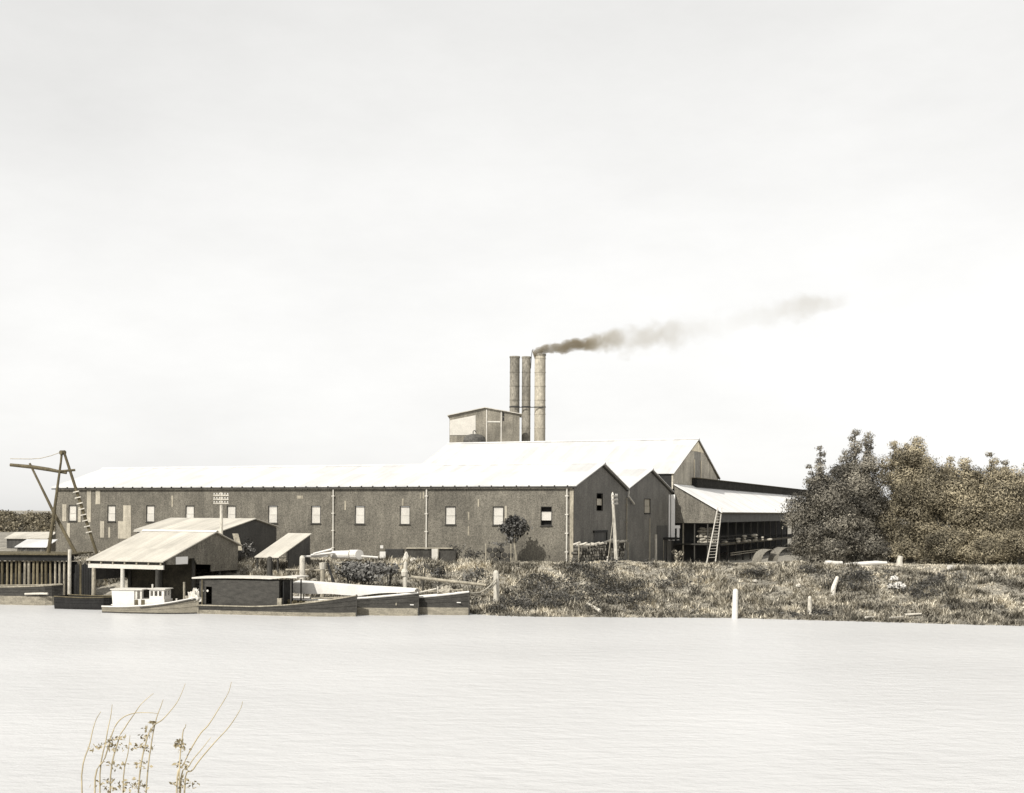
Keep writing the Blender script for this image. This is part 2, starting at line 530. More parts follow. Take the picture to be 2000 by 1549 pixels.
# the near bank the photographer stands on
xa = np.array(axis(0, 40, 1.5, 3500)); xa = np.array(sorted(set(list(-xa) + list(xa))))
ya = np.array(list(np.arange(-40, 24, 1.2)))
XA, YA = np.meshgrid(xa, ya)
ZA = np.interp(YA, [-40, 0, 3, 9, 14, 19, 24], [6.6, 6.4, 6.2, 5.0, 2.4, 0.3, -1.2]) + 0.08 * bumps(XA * 2, YA * 2)
ia = np.arange(XA.size).reshape(XA.shape)
Fa = np.stack([ia[:-1, :-1], ia[:-1, 1:], ia[1:, 1:], ia[1:, :-1]], -1).reshape(-1, 4)
nb = raw_mesh('near_bank', np.stack([XA, YA, ZA], -1).reshape(-1, 3), Fa, 'ground', smooth=True)
nb['kind'] = 'structure'

# wooded hill far off at the left
hv, hf = [], []
NXh, NYh = 170, 20
for j in range(NYh):
    for i in range(NXh):
        x = -330 + 230 * i / (NXh - 1); y = 250 + 130 * j / (NYh - 1)
        e = max(0.0, math.sin(math.pi * j / (NYh - 1))) ** 0.7 * smooth(np.array((x + 330) / 60.0)) * smooth(np.array((-96 - x) / 18.0))
        z = 1.5 + float(e) * (3.7 + 0.8 * math.sin(i * 0.19) + 0.8 * random.random())
        hv.append((x, y, z))
for j in range(NYh - 1):
    for i in range(NXh - 1):
        a = j * NXh + i; hf.append((a, a + 1, a + NXh + 1, a + NXh))
hl = raw_mesh('hill', hv, hf, 'hill', smooth=True); hl['kind'] = 'structure'

hc = []
for i in range(300):
    x = random.uniform(-175, -98); y = random.uniform(262, 312)
    e = max(0.0, math.sin(math.pi * (y - 250) / 130)) ** 0.7 * float(smooth(np.array((-96 - x) / 18.0)))
    hc.append((x, y, 1.6 + e * (4.2 + 0.012 * (-98 - x)), 2.6, 2.6, 1.4, random.uniform(0.0, 0.45)))
V, Fc, T_ = leaf_cloud(hc, 70, 0.55, 0.3)
o = raw_mesh('far_wood', V, Fc, 'tree_mid', T_, loc=(-130, 280, 2)); tag(o, 'brown wood covering the far hill at the left edge', 'wood', kind='stuff')

# ================================================================== MILL
EAVE, RIDGE, HW = 10.44, 12.80, 8.45            # low twin sheds
LEN = s_at(108)
NOUT = -G                                        # outward normal of the river wall
EOUT = -L                                        # outward normal of the gable fronts

def window(parent, o, h, out, wd, ht, sashes=((0.0, 0.5), (0.5, 1.0)), mat='shutter', rail=0.07, sill=True, frame='dark_wood'):
    """o = lower left corner on the wall face; a dark frame with painted sashes set back in it"""
    o, h, out = Vector(o), Vector(h), Vector(out)
    fr = MB()
    b = 0.055
    fr.obox(o - out * 0.14, h * b, out * 0.17, UP * ht)
    fr.obox(o + h * (wd - b) - out * 0.14, h * b, out * 0.17, UP * ht)
    fr.obox(o + h * b - out * 0.10, h * (wd - 2 * b), out * 0.13, UP * b)
    fr.obox(o + h * b + UP * (ht - b) - out * 0.10, h * (wd - 2 * b), out * 0.13, UP * b)
    wob = fr.build('window', frame, parent)
    for a, c in sashes:
        z0 = b + 0.01 + (ht - 2 * b - 0.02) * a; z1 = b + 0.01 + (ht - 2 * b - 0.02) * c
        m = MB()
        q = o + h * (b + 0.004) - out * (0.08 if a == 0 else 0.105)
        wd2 = wd - 2 * b - 0.008
        m.obox(q + UP * (z0 + 0.01), h * wd2, -out * 0.04, UP * (z1 - z0 - 0.02))
        # raised stiles and rails
        for (x0, ww, zz, hh) in ((0, 0.05, z0 + 0.01, z1 - z0 - 0.02), (wd2 - 0.05, 0.05, z0 + 0.01, z1 - z0 - 0.02), (0.052, wd2 - 0.104, z0 + 0.01, 0.06), (0.052, wd2 - 0.104, z1 - 0.07, 0.06)):
            m.obox(q + h * x0 + UP * zz, h * ww, out * 0.018, UP * hh)
        m.build('sash', mat, wob)
    if sill:
        MB().obox(o - h * 0.08 - UP * 0.07 - out * 0.02, h * (wd + 0.16), out * 0.12, UP * 0.068).build('sill', frame, wob)
    return wob

def downpipe(parent, top, bottom, out, r=0.075, mat='cream', nb=4):
    top, bottom, out = Vector(top), Vector(bottom), Vector(out)
    a = MB().tube([top + out * 0.12, bottom + out * 0.12], r, 8).build('downpipe', mat, parent, smooth=False)
    side = out.cross(UP).normalized()
    for i in range(nb):
        p = bottom.lerp(top, (i + 0.6) / nb)
        MB().obox(p - side * 0.16 - UP * 0.05 + out * 0.003, side * 0.32, out * 0.22, UP * 0.10).build('bracket', mat, a)
    return a

def roof_pair(parent, t0, tr, t1, ze, zr, s0, s1, mat='roof_white', over=0.16, th=0.09, ridge_mat='roof_white'):
    """two slopes meeting in a ridge along L"""
    for (ta, za, tb, zb, d) in ((t0, ze, tr, zr, -1), (t1, ze, tr, zr, 1)):
        k = (zr - ze) / (tr - ta)
        e = ta + d * over
        zee = ze + k * (d * over)
        a, b_ = M(e, s0, zee + 0.06), M(tb - d * -0.0, s0, zb + 0.06)
        m = MB()
        vec = L * (s1 - s0)
        m.prism([a, b_, b_ + UP * th, a + UP * th], vec)
        m.build('roof', mat, parent)
    MB().prism([M(tr - 0.3, s0 - 0.02, zr + 0.085), M(tr, s0 - 0.02, zr + 0.19), M(tr + 0.3, s0 - 0.02, zr + 0.085), M(tr, s0 - 0.02, zr + 0.27)], L * (s1 - s0 + 0.04)).build('ridge_cap', ridge_mat, parent)

# ---- river shed with the long window wall
base_z = 2.6
A = thing('mill_shed', 'long low mill shed with dark river wall, row of pale windows and white roof', 'shed', M(0, 0, 3.0), 'gabled mill sheds')
WPX = [142, 218, 294, 371, 452, 533, 617, 703, 791, 880, 973, 1067]
WW, WZ0, WZ1 = 1.14, 6.70, 8.54
holes, wins = [], []
for px in WPX:
    s = s_at(px)
    holes.append((s - WW / 2, s + WW / 2, WZ0, WZ1)); wins.append(s)
mb = MB(); mb.wall(M(0, 0, 0), L, LEN, base_z - 0.6, EAVE, NOUT, holes)
mb.build('wall', 'river_wall', A)
for px, s in zip(WPX, wins):
    o = M(0, s + WW / 2, WZ0)
    if px == 1067:
        wob = window(A, o, -L, NOUT, WW, WZ1 - WZ0, sashes=((0.26, 0.74),))
        wob['label'] = 'window with its pale sash slid open above and below'
    else:
        window(A, o, -L, NOUT, WW, WZ1 - WZ0)
# added dark panel standing for the unlit room behind the open sash
MB().obox(M(0.5, wins[-1] + 1.5, 5.5), -L * 3.0, G * 0.05, UP * 4).build('dark_backing', 'interior', A)
# patches of paler replacement sheets at the left end
for (x0, y0, x1, y1) in [(122, 985, 130, 1018), (170, 958, 178, 1020), (187, 958, 196, 985), (196, 1018, 204, 1050), (241, 987, 256, 1052), (231, 1018, 241, 1052), (153, 990, 158, 1020), (131, 1022, 137, 1050), (212, 1030, 216, 1050)]:
    sa, sb = s_at(x0), s_at(x1)
    Y = M(0, (sa + sb) / 2, 0).y
    za, zb = P(x0, y1, Y).z, P(x0, y0, Y).z
    MB().obox(M(-0.012, sa, za), -L * (sa - sb), G * -0.025, UP * (min(zb, EAVE - 0.05) - za)).build('pale_sheet', 'pale_sheet', A)
# short pale battens and patches elsewhere on the wall
for (x0, y0, x1, y1) in [(335, 968, 338, 990), (785, 974, 788, 988), (986, 988, 990, 1020), (914, 1000, 917, 1016), (914, 1028, 917, 1046), (673, 978, 676, 996), (820, 962, 822, 974), (826, 960, 828, 974), (933, 975, 936, 990), (580, 968, 592, 974)]:
    sa, sb = s_at(x0), s_at(x1)
    Y = M(0, (sa + sb) / 2, 0).y
    za, zb = P(x0, y1, Y).z, P(x0, y0, Y).z
    MB().obox(M(-0.012, sa, za), -L * (sa - sb), G * -0.02, UP * (zb - za)).build('batten', 'grey_wood' if x0 != 986 else 'pale_sheet', A)
# eave gutter with its straps
m = MB(); m.obox(M(-0.30, -0.3, EAVE - 0.16), L * (LEN + 0.6), G * 0.13, UP * 0.12)
gut = m.build('gutter', 'dark_wood', A)
m = MB()
for i in range(48): m.obox(M(-0.33, 0.5 + i * 1.3, EAVE - 0.04), L * 0.06, G * 0.2, UP * 0.16)
q = m.build('gutter_strap', 'dark_wood', gut); q['kind'] = 'stuff'
for px in (652, 834):
    s = s_at(px); downpipe(A, M(0, s, EAVE - 0.2), M(0, s, 3.2), NOUT)
s = s_at(1108); downpipe(A, M(0, s, EAVE - 0.2), M(0, s, 3.2), NOUT)
# corner board
MB().obox(M(-0.03, 0.34, 2.6), -L * 0.345, G * 0.028, UP * (EAVE - 2.62)).build('corner_board', 'grey_wood', A)
# gable front 1
HWA = 16.9
d1 = (t_at(1160), t_at(1183)); w1 = (t_at(1165), t_at(1177))
gz = lambda px, py: P(px, py, M(t_at(px), 0, 0).y).z
hA = [(w1[0], w1[1], gz(1170, 998), gz(1170, 963))]
mb = MB(); mb.wall(M(0, 0, 0), G, HWA, 1.9, EAVE, EOUT, hA)
mb.prism([M(0, 0, EAVE), M(HWA, 0, EAVE), M(HWA / 2, 0, RIDGE)], L * 0.15)
mb.build('gable_wall', 'gable_wall', A)
window(A, M(w1[0], 0, hA[0][2]), G, EOUT, w1[1] - w1[0], hA[0][3] - hA[0][2], sashes=((0.3, 0.7),), mat='tall_gable', sill=False)
# door with a dark frame and a sloping hood
dz = gz(1172, 1040)
dm = MB(); dm.obox(M(d1[0], 0, 2.3) + EOUT * 0.004, G * (d1[1] - d1[0]), EOUT * 0.05, UP * (dz - 2.3))
dob = dm.build('door', 'shed_dark', A)
MB().obox(M(d1[0] - 0.25, 0, dz) + EOUT * 0.003, G * (d1[1] - d1[0] + 0.5), EOUT * 0.16, UP * 0.22).obox(M(d1[1], 0, 2.3) + EOUT * 0.003, G * 0.3, EOUT * 0.12, UP * (dz - 2.31)).build('door_frame', 'tarred', dob)
# bargeboards
for ta, tb in ((-0.5, HWA / 2), (HWA + 0.0, HWA / 2)):
    k = (RIDGE - EAVE) / (HWA / 2)
    za = EAVE - 0.5 * k if ta < 0 else EAVE
    MB().prism([M(ta, -0.02, za - 0.16), M(tb, -0.02, RIDGE - 0.16), M(tb, -0.02, RIDGE + 0.05), M(ta, -0.02, za + 0.05)], EOUT * 0.06).build('bargeboard', 'dark_wood', A)
downpipe(A, M(HWA - 0.3, 0, EAVE - 0.9), M(HWA - 0.3, 0, 4.0), EOUT, 0.06, 'grey_wood', 3)
MB().tube([M(HWA + 0.1, -0.25, EAVE - 0.1), M(HWA - 0.1, -0.25, EAVE - 0.7), M(HWA + 2.2, -0.2, EAVE - 1.5)], 0.10, 7).build('spout', 'cream', A)
# far gable
mb = MB(); mb.wall(M(0.0, LEN, 0), G, HWA, 2.0, EAVE, L); mb.prism([M(0, LEN, EAVE), M(HWA, LEN, EAVE), M(HWA / 2, LEN, RIDGE)], -L * 0.15)
mb.build('end_wall', 'river_wall', A)
roof_pair(A, 0, HWA / 2, HWA, EAVE, RIDGE, -0.35, LEN + 0.6)

# ---- second low shed behind it
B = thing('mill_shed', 'second low mill shed, its narrow gable with one pale louvre beside the lean-to', 'shed', M(HWA, 0, 2.4), 'gabled mill sheds')
w2 = (t_at(1258) - HWA, t_at(1270) - HWA)
hB = [(w2[0], w2[1], gz(1264, 1003), gz(1264, 974))]
T2 = 35.3
mb = MB(); mb.wall(M(HWA + 0.03, 0, 0), G, T2 - HWA - 0.03, 1.2, EAVE, EOUT, hB)
tm = (HWA + T2) / 2
mb.prism([M(HWA + 0.03, 0, EAVE), M(T2, 0, EAVE), M(tm, 0, RIDGE)], L * 0.15)
mb.build('gable_wall', 'gable_wall', B)
window(B, M(HWA + 0.03 + w2[0], 0, hB[0][2]), G, EOUT, w2[1] - w2[0], hB[0][3] - hB[0][2], mat='pale_sheet', sill=True)
for ta, tb in ((HWA + 0.12, tm), (T2 + 0.3, tm)):
    k = (RIDGE - EAVE) / (T2 - tm)
    za = EAVE if ta < tm else EAVE - 0.3 * k
    MB().prism([M(ta, -0.02, za - 0.16), M(tb, -0.02, RIDGE - 0.16), M(tb, -0.02, RIDGE + 0.05), M(ta, -0.02, za + 0.05)], EOUT * 0.06).build('bargeboard', 'dark_wood', B)
mb = MB(); mb.wall(M(HWA + 0.03, LEN, 0), G, T2 - HWA - 0.05, 2.0, EAVE, L); mb.prism([M(HWA + 0.03, LEN, EAVE), M(T2, LEN, EAVE), M(tm, LEN, RIDGE)], -L * 0.15)
mb.build('end_wall', 'river_wall', B)
roof_pair(B, HWA, tm, T2, EAVE, RIDGE, -0.30, LEN + 0.5)
# dark patch and trim at its foot
MB().obox(M(t_at(1283), 0, 1.6) + EOUT * 0.004, G * (t_at(1303) - t_at(1283)), EOUT * 0.04, UP * 4.9).build('dark_sheet', 'shed_dark', B)
MB().obox(M(t_at(1268), 0, 2.2) + EOUT * 0.004, G * 0.35, EOUT * 0.05, UP * 5.2).build('batten', 'grey_wood', B)

# ---- tall rear shed with the high gable
T3a, T3b, E3, R3 = 35.7, 60.0, 12.75, 17.45
tm3 = (T3a + T3b) / 2
LC = s_at(878, tm3)
Cc = thing('tall_mill_shed', 'tall rear mill shed with steep tan gable of vertical sheets', 'shed', M(T3a, 0, 2.2))
NS = 14
for i in range(NS):
    ta = T3a + (T3b - T3a) * i / NS; tb = T3a + (T3b - T3a) * (i + 1) / NS
    f = lambda t: E3 + (R3 - E3) * (1 - abs(t - tm3) / (T3b - tm3))
    ztop = [f(ta), f(tb)]
    pts = [M(ta + 0.012, 0, 10.9), M(tb - 0.012, 0, 10.9), M(tb - 0.012, 0, ztop[1] - 0.12)]
    if ta < tm3 < tb: pts.append(M(tm3, 0, R3 - 0.12))
    pts.append(M(ta + 0.012, 0, ztop[0] - 0.12))
    dd = random.uniform(0, 0.05)
    pts = [p + EOUT * dd for p in pts]
    MB().prism(pts, L * (0.14 + dd)).build('sheet', 'tall_dark' if i in (6, 7) else 'tall_gable', Cc)
MB().prism([M(tm3 - 3.4, 0, R3 - 1.5), M(tm3 + 3.4, 0, R3 - 1.5), M(tm3, 0, R3 - 0.15)], EOUT * 0.08).build('apex_panel', 'tall_pale', Cc)
for tq in (T3a + (T3b - T3a) * 6 / NS, T3a + (T3b - T3a) * 8 / NS):
    MB().obox(M(tq - 0.12, 0, 11.2) + EOUT * 0.06, G * 0.24, EOUT * 0.05, UP * (R3 - 2.6 - 11.2)).build('cover_strip', 'tall_pale', Cc)
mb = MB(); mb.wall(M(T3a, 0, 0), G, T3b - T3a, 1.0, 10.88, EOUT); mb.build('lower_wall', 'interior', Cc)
mb = MB(); mb.wall(M(T3a, 0.15, 0), L, LC - 0.15, 9.6, E3, NOUT); mb.build('river_wall', 'tarred', Cc)
mb = MB(); mb.wall(M(T3a, LC, 0), G, T3b - T3a, 2.0, E3, L); mb.prism([M(T3a, LC, E3), M(T3b, LC, E3), M(tm3, LC, R3)], -L * 0.15); mb.build('end_wall', 'river_wall', Cc)
mb = MB(); mb.wall(M(T3b, 0.15, 0), L, LC - 0.15, 1.5, E3, G); mb.build('rear_wall', 'river_wall', Cc)
roof_pair(Cc, T3a, tm3, T3b, E3, R3, -0.25, LC + 0.3, over=0.25)
for ta, tb in ((T3a - 0.25, tm3), (T3b + 0.25, tm3)):
    k = (R3 - E3) / (T3b - tm3)
    MB().prism([M(ta, -0.1, E3 - 0.25 * k - 0.1), M(tb, -0.1, R3 - 0.12), M(tb, -0.1, R3 + 0.05), M(ta, -0.1, E3 - 0.25 * k + 0.06)], EOUT * 0.06).build('bargeboard', 'brown_wood', Cc)

# ---- lean-to running back along the gable fronts, with its dark louvred monitor
DL = 5.75
TE0, TE1 = T3a + 0.1, 132.0
ztop, zev = 11.35, 8.12
D = thing('lean_to_shed', 'open sided lean-to shed with white sloping roof and dark louvred monitor above', 'shed', M(TE0, -DL / 2, 2.1))
def D_(t, d, z): return M(t, -d, z)
MB().prism([D_(TE0 - 0.25, 0.2, ztop + 0.02), D_(TE0 - 0.25, DL + 0.35, zev - 0.12), D_(TE0 - 0.25, DL + 0.35, zev - 0.02), D_(TE0 - 0.25, 0.2, ztop + 0.12)], G * (TE1 - TE0 + 0.25)).build('roof', 'roof_side', D)
zb = 6.78
MB().prism([D_(TE0, 0.2, zb), D_(TE0, DL, zb), D_(TE0, DL, zev), D_(TE0, 0.2, ztop - 0.05)], G * 0.12).build('end_wall', 'lean_wall', D)
MB().obox(D_(TE0 + 0.14, DL, zb + 0.1), G * (TE1 - TE0 - 0.2), L * 0.10, UP * (zev - zb - 0.12)).build('valance', 'shed_dark', D)  # darker iron puts the shade below the eave into the colour
MB().obox(D_(TE0 - 0.3, DL + 0.36, zev - 0.16), G * (TE1 - TE0 + 0.3), EOUT * 0.09, UP * 0.13).build('gutter', 'brown_wood', D)
# monitor
tm0 = t_at(1350)
mon = MB(); mon.obox(D_(tm0, 0.16, 11.30), G * (TE1 - tm0), EOUT * 0.55, UP * 1.12).build('monitor', 'tarred', D)
m = MB()
i = 0
t = tm0 + 0.3
while t < TE1 - 0.4:
    m.obox(D_(t, 0.71, 11.34), G * 0.16, EOUT * 0.10, UP * 1.02); t += 0.62
q = m.build('louvre', 'dark_wood', D); q['kind'] = 'stuff'
MB().obox(D_(tm0 - 0.1, -3.0, 12.425), G * (TE1 - tm0), EOUT * 3.95, UP * 0.07).build('monitor_roof', 'brown_wood', D)
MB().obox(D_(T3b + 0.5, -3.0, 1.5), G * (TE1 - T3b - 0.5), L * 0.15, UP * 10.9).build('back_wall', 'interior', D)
# posts, sills, rails, floor
for k in range(14):
    t = TE0 + 0.2 + k * 4.6
    gp = D_(t, DL - 0.12, 0)
    MB().obox(D_(t, DL - 0.22, 1.2), G * 0.18, EOUT * 0.18, UP * (zev - 1.25)).build('post', 'dark_wood', D)
for k, dd in enumerate((1.2, 2.6, 4.2)):
    MB().obox(D_(TE0 + 0.12, dd, 1.4), G * 0.14, EOUT * 0.14, UP * (zb - 1.42)).build('post', 'grey_wood' if k == 0 else 'dark_wood', D)
MB().obox(D_(TE0 + 0.05, 0.3, 4.15), G * (TE1 - TE0 - 1), EOUT * (DL - 0.2), UP * 0.14).build('floor', 'dark_wood', D)
MB().obox(D_(TE0 + 0.5, DL - 0.02, 4.10), G * (TE1 - TE0 - 2), EOUT * 0.10, UP * 0.26).build('floor_beam', 'brown_wood', D)
for zz in (3.0, 2.75):
    MB().obox(D_(TE0 + 6, DL - 0.03, zz), G * 18, EOUT * 0.06, UP * 0.09).build('rail', 'grey_wood', D)
for zz in (4.75, 5.15):
    MB().obox(D_(TE0 + 0.32, DL - 0.01, zz), G * 22, EOUT * 0.05, UP * 0.06).build('rail', 'dark_wood', D)
# two broad pale downpipes in the corner, one with an elbow box
for px, wpipe in ((1303, 0.36), (1310.5, 0.46)):
    p0 = P(px, 1056, 148.4)
    MB().obox(p0, Vector((wpipe, 0, 0)), Vector((0, 0.25, 0)), UP * (P(px, 966, 148.4).z - p0.z)).build('downpipe', 'board_white', D)
MB().obox(P(1318.2, 1032, 148.4), Vector((0.62, 0, 0)), Vector((0, 0.4, 0)), UP * 0.35).obox(P(1322, 1055, 148.4), Vector((0.3, 0, 0)), Vector((0, 0.3, 0)), UP * 1.4).build('elbow', 'board_white', D)

# loading landing beside the lean-to
yl = 146.0
LP = thing('loading_landing', 'small dark landing on thin posts at the foot of the second gable', 'platform', P(1300, 1097, yl))
MB().obox(P(1284, 1054, yl), Vector((2.6, 0, 0)), Vector((0, 2.0, 0)), UP * 0.25).build('deck', 'tarred', LP)
for px, ww, mm in ((1288, 0.12, 'grey_wood'), (1295, 0.10, 'grey_wood'), (1311, 0.12, 'dark_wood'), (1301, 0.1, 'dark_wood')):
    b_ = P(px, 1098, yl + 0.1); MB().obox((b_.x, b_.y, 1.7), Vector((ww, 0, 0)), Vector((0, ww, 0)), UP * (P(px, 1054, yl).z - 1.7)).build('leg', mm, LP)
m = MB(); a = P(1280, 1096, 143); b_ = P(1280.5, 1044, 143); m.tube([(a.x, a.y, 1.8), b_], [0.2, 0.17], 8)
tag(m.build('corner_post', 'pale_wood'), 'thick pale post standing left of the small dark landing', 'post')

# sacks piled on the lean-to floor
def sack_mesh():
    """a full sack lying on its side: soft box with pinched ends"""
    V, Fc = [], []
    n1, n2 = 10, 6
    for j in range(n2 + 1):
        u = -1 + 2 * j / n2
        k = (1 - abs(u) ** 3.5) * 0.75 + 0.25
        for i in range(n1):
            a_ = 2 * math.pi * i / n1
            cx_, sx_ = math.cos(a_), math.sin(a_)
            V.append((0.46 * u, 0.27 * k * math.copysign(abs(cx_) ** 0.6, cx_), 0.17 + 0.17 * k * math.copysign(abs(sx_) ** 0.6, sx_)))
    for j in range(n2):
        for i in range(n1): Fc.append((j * n1 + i, j * n1 + (i + 1) % n1, (j + 1) * n1 + (i + 1) % n1, (j + 1) * n1 + i))
    Fc.append(tuple(range(n1))[::-1]); Fc.append(tuple(n2 * n1 + i for i in range(n1)))
    me = bpy.data.meshes.new('sack'); me.from_pydata(V, [], Fc); me.materials.append(MT['sack'])
    me.polygons.foreach_set('use_smooth', [True] * len(me.polygons)); return me
sm = sack_mesh()
def sack(x, y, z, rz, lab, grp, s=1.0):
    o = bpy.data.objects.new('sack', sm); COL.objects.link(o); o.location = (x, y, z); o.rotation_euler = (random.uniform(-.15, .15), random.uniform(-.15, .15), rz); o.scale = (s, s, s)
    return tag(o, lab, 'sack', grp)
for lev in range(6):
    for i in range(2 + (lev < 5)):
        px = 1368 + i * 12.5 + (5 if lev % 2 else 0) + random.uniform(-1.5, 1.5)
        k = P(px, 1050, M(TE0 + 1.6, -3, 0).y)
        sack(k.x, k.y + random.uniform(-0.12, 0.12), 4.30 + lev * 0.325, random.uniform(-0.25, 0.25), 'pale sack in the heap under the lean-to roof behind the ladder', 'sacks heaped in the lean-to', 1.0)
for px, n_ in ((1416, 1), (1441, 2), (1453, 3), (1463, 1), (1474, 3), (1488, 2), (1502, 1)):
    for lev in range(n_):
        t = TE0 + 3 + (px - 1416) * 0.22
        k = P(px, 1055, M(t, -DL + 0.9, 0).y)
        sack(k.x + random.uniform(-.1, .1), k.y, 4.30 + lev * 0.31, random.uniform(0, 3), 'pale sack lying along the lean-to floor edge right of the ladder', 'sacks along the lean-to floor', random.uniform(0.8, 1.0))

# ladder against the lean-to eave
lb1, lb2 = P(1380, 1099, 146.0), P(1397, 1098, 147.0)
lt1, lt2 = P(1401.5, 993, 147.6), P(1409.5, 994, 148.0)
LD = thing('ladder', 'long pale wooden ladder leaning on the lean-to eave', 'ladder', lb1)
for a_, b_ in ((lb1, lt1), (lb2, lt2)):
    MB().tube([a_ - UP * 0.1, b_ + (b_ - a_) * 0.02], [0.085, 0.07], 6).build('stile', 'cream', LD)
for i in range(17):
    f = 0.09 + i * 0.054
    MB().tube([lb1.lerp(lt1, f), lb2.lerp(lt2, f)], 0.04, 6).build('rung', 'cream', LD)

# ---- boiler house and three stacks behind
BY = 178.0
BH = thing('boiler_house', 'tan gabled boiler house standing high behind the white roofs', 'building', P(947, 1090, BY))
pw = 0.0734
zl = P(878, 812, BY).z; zr_ = P(1015, 809, BY).z; zp = P(947, 797, BY).z
xl, xm, xrr = P(878, 812, BY).x, P(947, 797, BY).x, P(1015, 809, BY).x
MB().prism([(xl, BY, 2), (xrr, BY, 2), (xrr, BY, zr_), (xm, BY, zp), (xl, BY, zl)], (0, 6.0, 0)).build('wall', 'boiler_wall', BH)
for (xa_, za_, xb_, zb_) in ((xl - 0.3, zl - 0.05, xm, zp), (xrr + 0.3, zr_ - 0.05, xm, zp)):
    MB().prism([(xa_, BY - 0.3, za_ + 0.02), (xb_, BY - 0.3, zb_ + 0.02), (xb_, BY - 0.3, zb_ + 0.12), (xa_, BY - 0.3, za_ + 0.12)], (0, 6.6, 0)).build('roof', 'roof_pale', BH)
MB().prism([(xl + 0.05, BY - 0.004, P(880, 850, BY).z), (P(929, 850, BY).x, BY - 0.004, P(929, 850, BY).z), (P(929, 812, BY).x, BY - 0.004, P(929, 811, BY).z), (xl + 0.05, BY - 0.004, P(880, 821, BY).z)], (0, -0.06, 0)).build('pale_panel', 'cream', BH)
for (x0, y0, x1, y1) in ((949, 800, 951.5, 862), (977.5, 803, 980, 862)):
    p0, p1 = P(x0, y1 + 30, BY), P(x1, y0, BY)
    MB().obox((p0.x, BY - 0.07, p0.z), (p1.x - p0.x, 0, 0), (0, 0.066, 0), (0, 0, p1.z - p0.z)).build('trim', 'cream', BH)
p0, p1 = P(952, 825, BY), P(977, 822.5, BY)
MB().obox((p0.x, BY - 0.06, p0.z), (p1.x - p0.x, 0, 0), (0, 0.056, 0), (0, 0, p1.z - p0.z)).build('trim', 'cream', BH)
for (y0, y1) in ((806, 813), (815, 822)):
    p0, p1 = P(981.5, y1, BY), P(984.5, y0, BY)
    MB().obox((p0.x, BY - 0.05, p0.z), (p1.x - p0.x, 0, 0), (0, 0.046, 0), (0, 0, p1.z - p0.z)).build('window', 'tarred', BH)
TY = 175.5
tk = P(927, 862, TY)
TK = thing('boiler_tank', 'dark domed iron tank with a hooked vent in front of the boiler house', 'tank', (tk.x, TY, 14.0))
rr = 22 * TY / F
prof = [(rr, 14.0), (rr, tk.z + 0.15), (rr * 0.93, tk.z + 0.55), (rr * 0.7, tk.z + 0.85), (rr * 0.35, tk.z + 1.0), (0.02, tk.z + 1.04)]
MB().tube([(tk.x, TY, z) for r_, z in prof], [r_ for r_, z in prof], 20).build('shell', 'tank_iron', TK)
hp = P(924, 850, TY)
MB().tube([hp, P(924, 843, TY), P(925.5, 841, TY), P(928, 841.5, TY), P(930, 845, TY)], 0.07, 6).build('vent', 'dark_iron', TK)

CY = 187.0
stacks = []
for k, (px, rp, top, m_, lab) in enumerate(((1004.5, 9.7, 696.5, 'stack', 'leftmost tan smokestack, rising behind the boiler house roof'),
                                   (1027, 8.6, 697, 'stack', 'slim middle smokestack with a thin lightning rod'),
                                   (1054, 10.8, 692, 'stack_pale', 'pale thick smokestack giving off the dark smoke'))):
    c0 = P(px, 900, CY); tp = P(px, top, CY); r_ = rp * CY / F
    S = thing('smokestack', lab, 'chimney', (c0.x, CY, 2.0), 'three smokestacks')
    MB().tube([(c0.x, CY, 2.0), (c0.x, CY, tp.z)], [r_ * 1.03, r_ * 0.98], 24, caps=False).build('shaft', m_, S, smooth=True)
    MB().tube([(c0.x, CY, tp.z - 1.2), (c0.x, CY, tp.z - 0.02)], r_ * 0.94, 24).build('flue', 'tarred', S, smooth=True)
    z = 8.0
    while z < tp.z - 0.6:
        MB().tube([(c0.x, CY, z), (c0.x, CY, z + 0.09)], r_ * 1.045, 24).build('seam_band', m_, S); z += 2.1
    MB().tube([(c0.x, CY, tp.z - 0.22), (c0.x, CY, tp.z + 0.02)], r_ * 1.07, 24, caps=False).build('rim', 'stack', S)
    zt = P(px, 795, CY).z
    MB().tube([(c0.x, CY, zt - 0.10), (c0.x, CY, zt + 0.10)], r_ * 1.06, 24).build('stay_band', 'dark_iron' if k < 2 else 'stack', S)
    if k == 1:
        MB().tube([P(1036.5, 720, CY - 0.2), P(1038, 695, CY - 0.2), P(1039.5, 684, CY - 0.2), P(1041.5, 682, CY - 0.2)], 0.055, 6).build('lightning_rod', 'dark_iron', S)
a_, b_ = P(1004, 795.5, CY - 0.95), P(1062, 795.5, CY - 0.95)
tag(MB().tube([a_, b_], 0.07, 6).build('stay_bar', 'dark_iron'), 'thin dark stay bar tying the three smokestacks together', 'bar')

# ================================================================== RIVERSIDE SHEDS (left)
def frame_at(p):                       # frame parallel to the mill through p
    p = Vector(p)
    return lambda t, s, z: Vector((p.x + G.x * t + L.x * s, p.y + G.y * t + L.y * s, z))
c0 = P(316, 1098, 100.0)
bf = frame_at(c0)
BS = thing('boat_shed', 'open fronted boat shed on posts over the water with wide pale roof', 'shed', (c0.x, c0.y, 0))
ze, zr_, zre = 3.83, 6.06, 4.92
tR, tB, Ls = 7.05, 10.5, 7.4
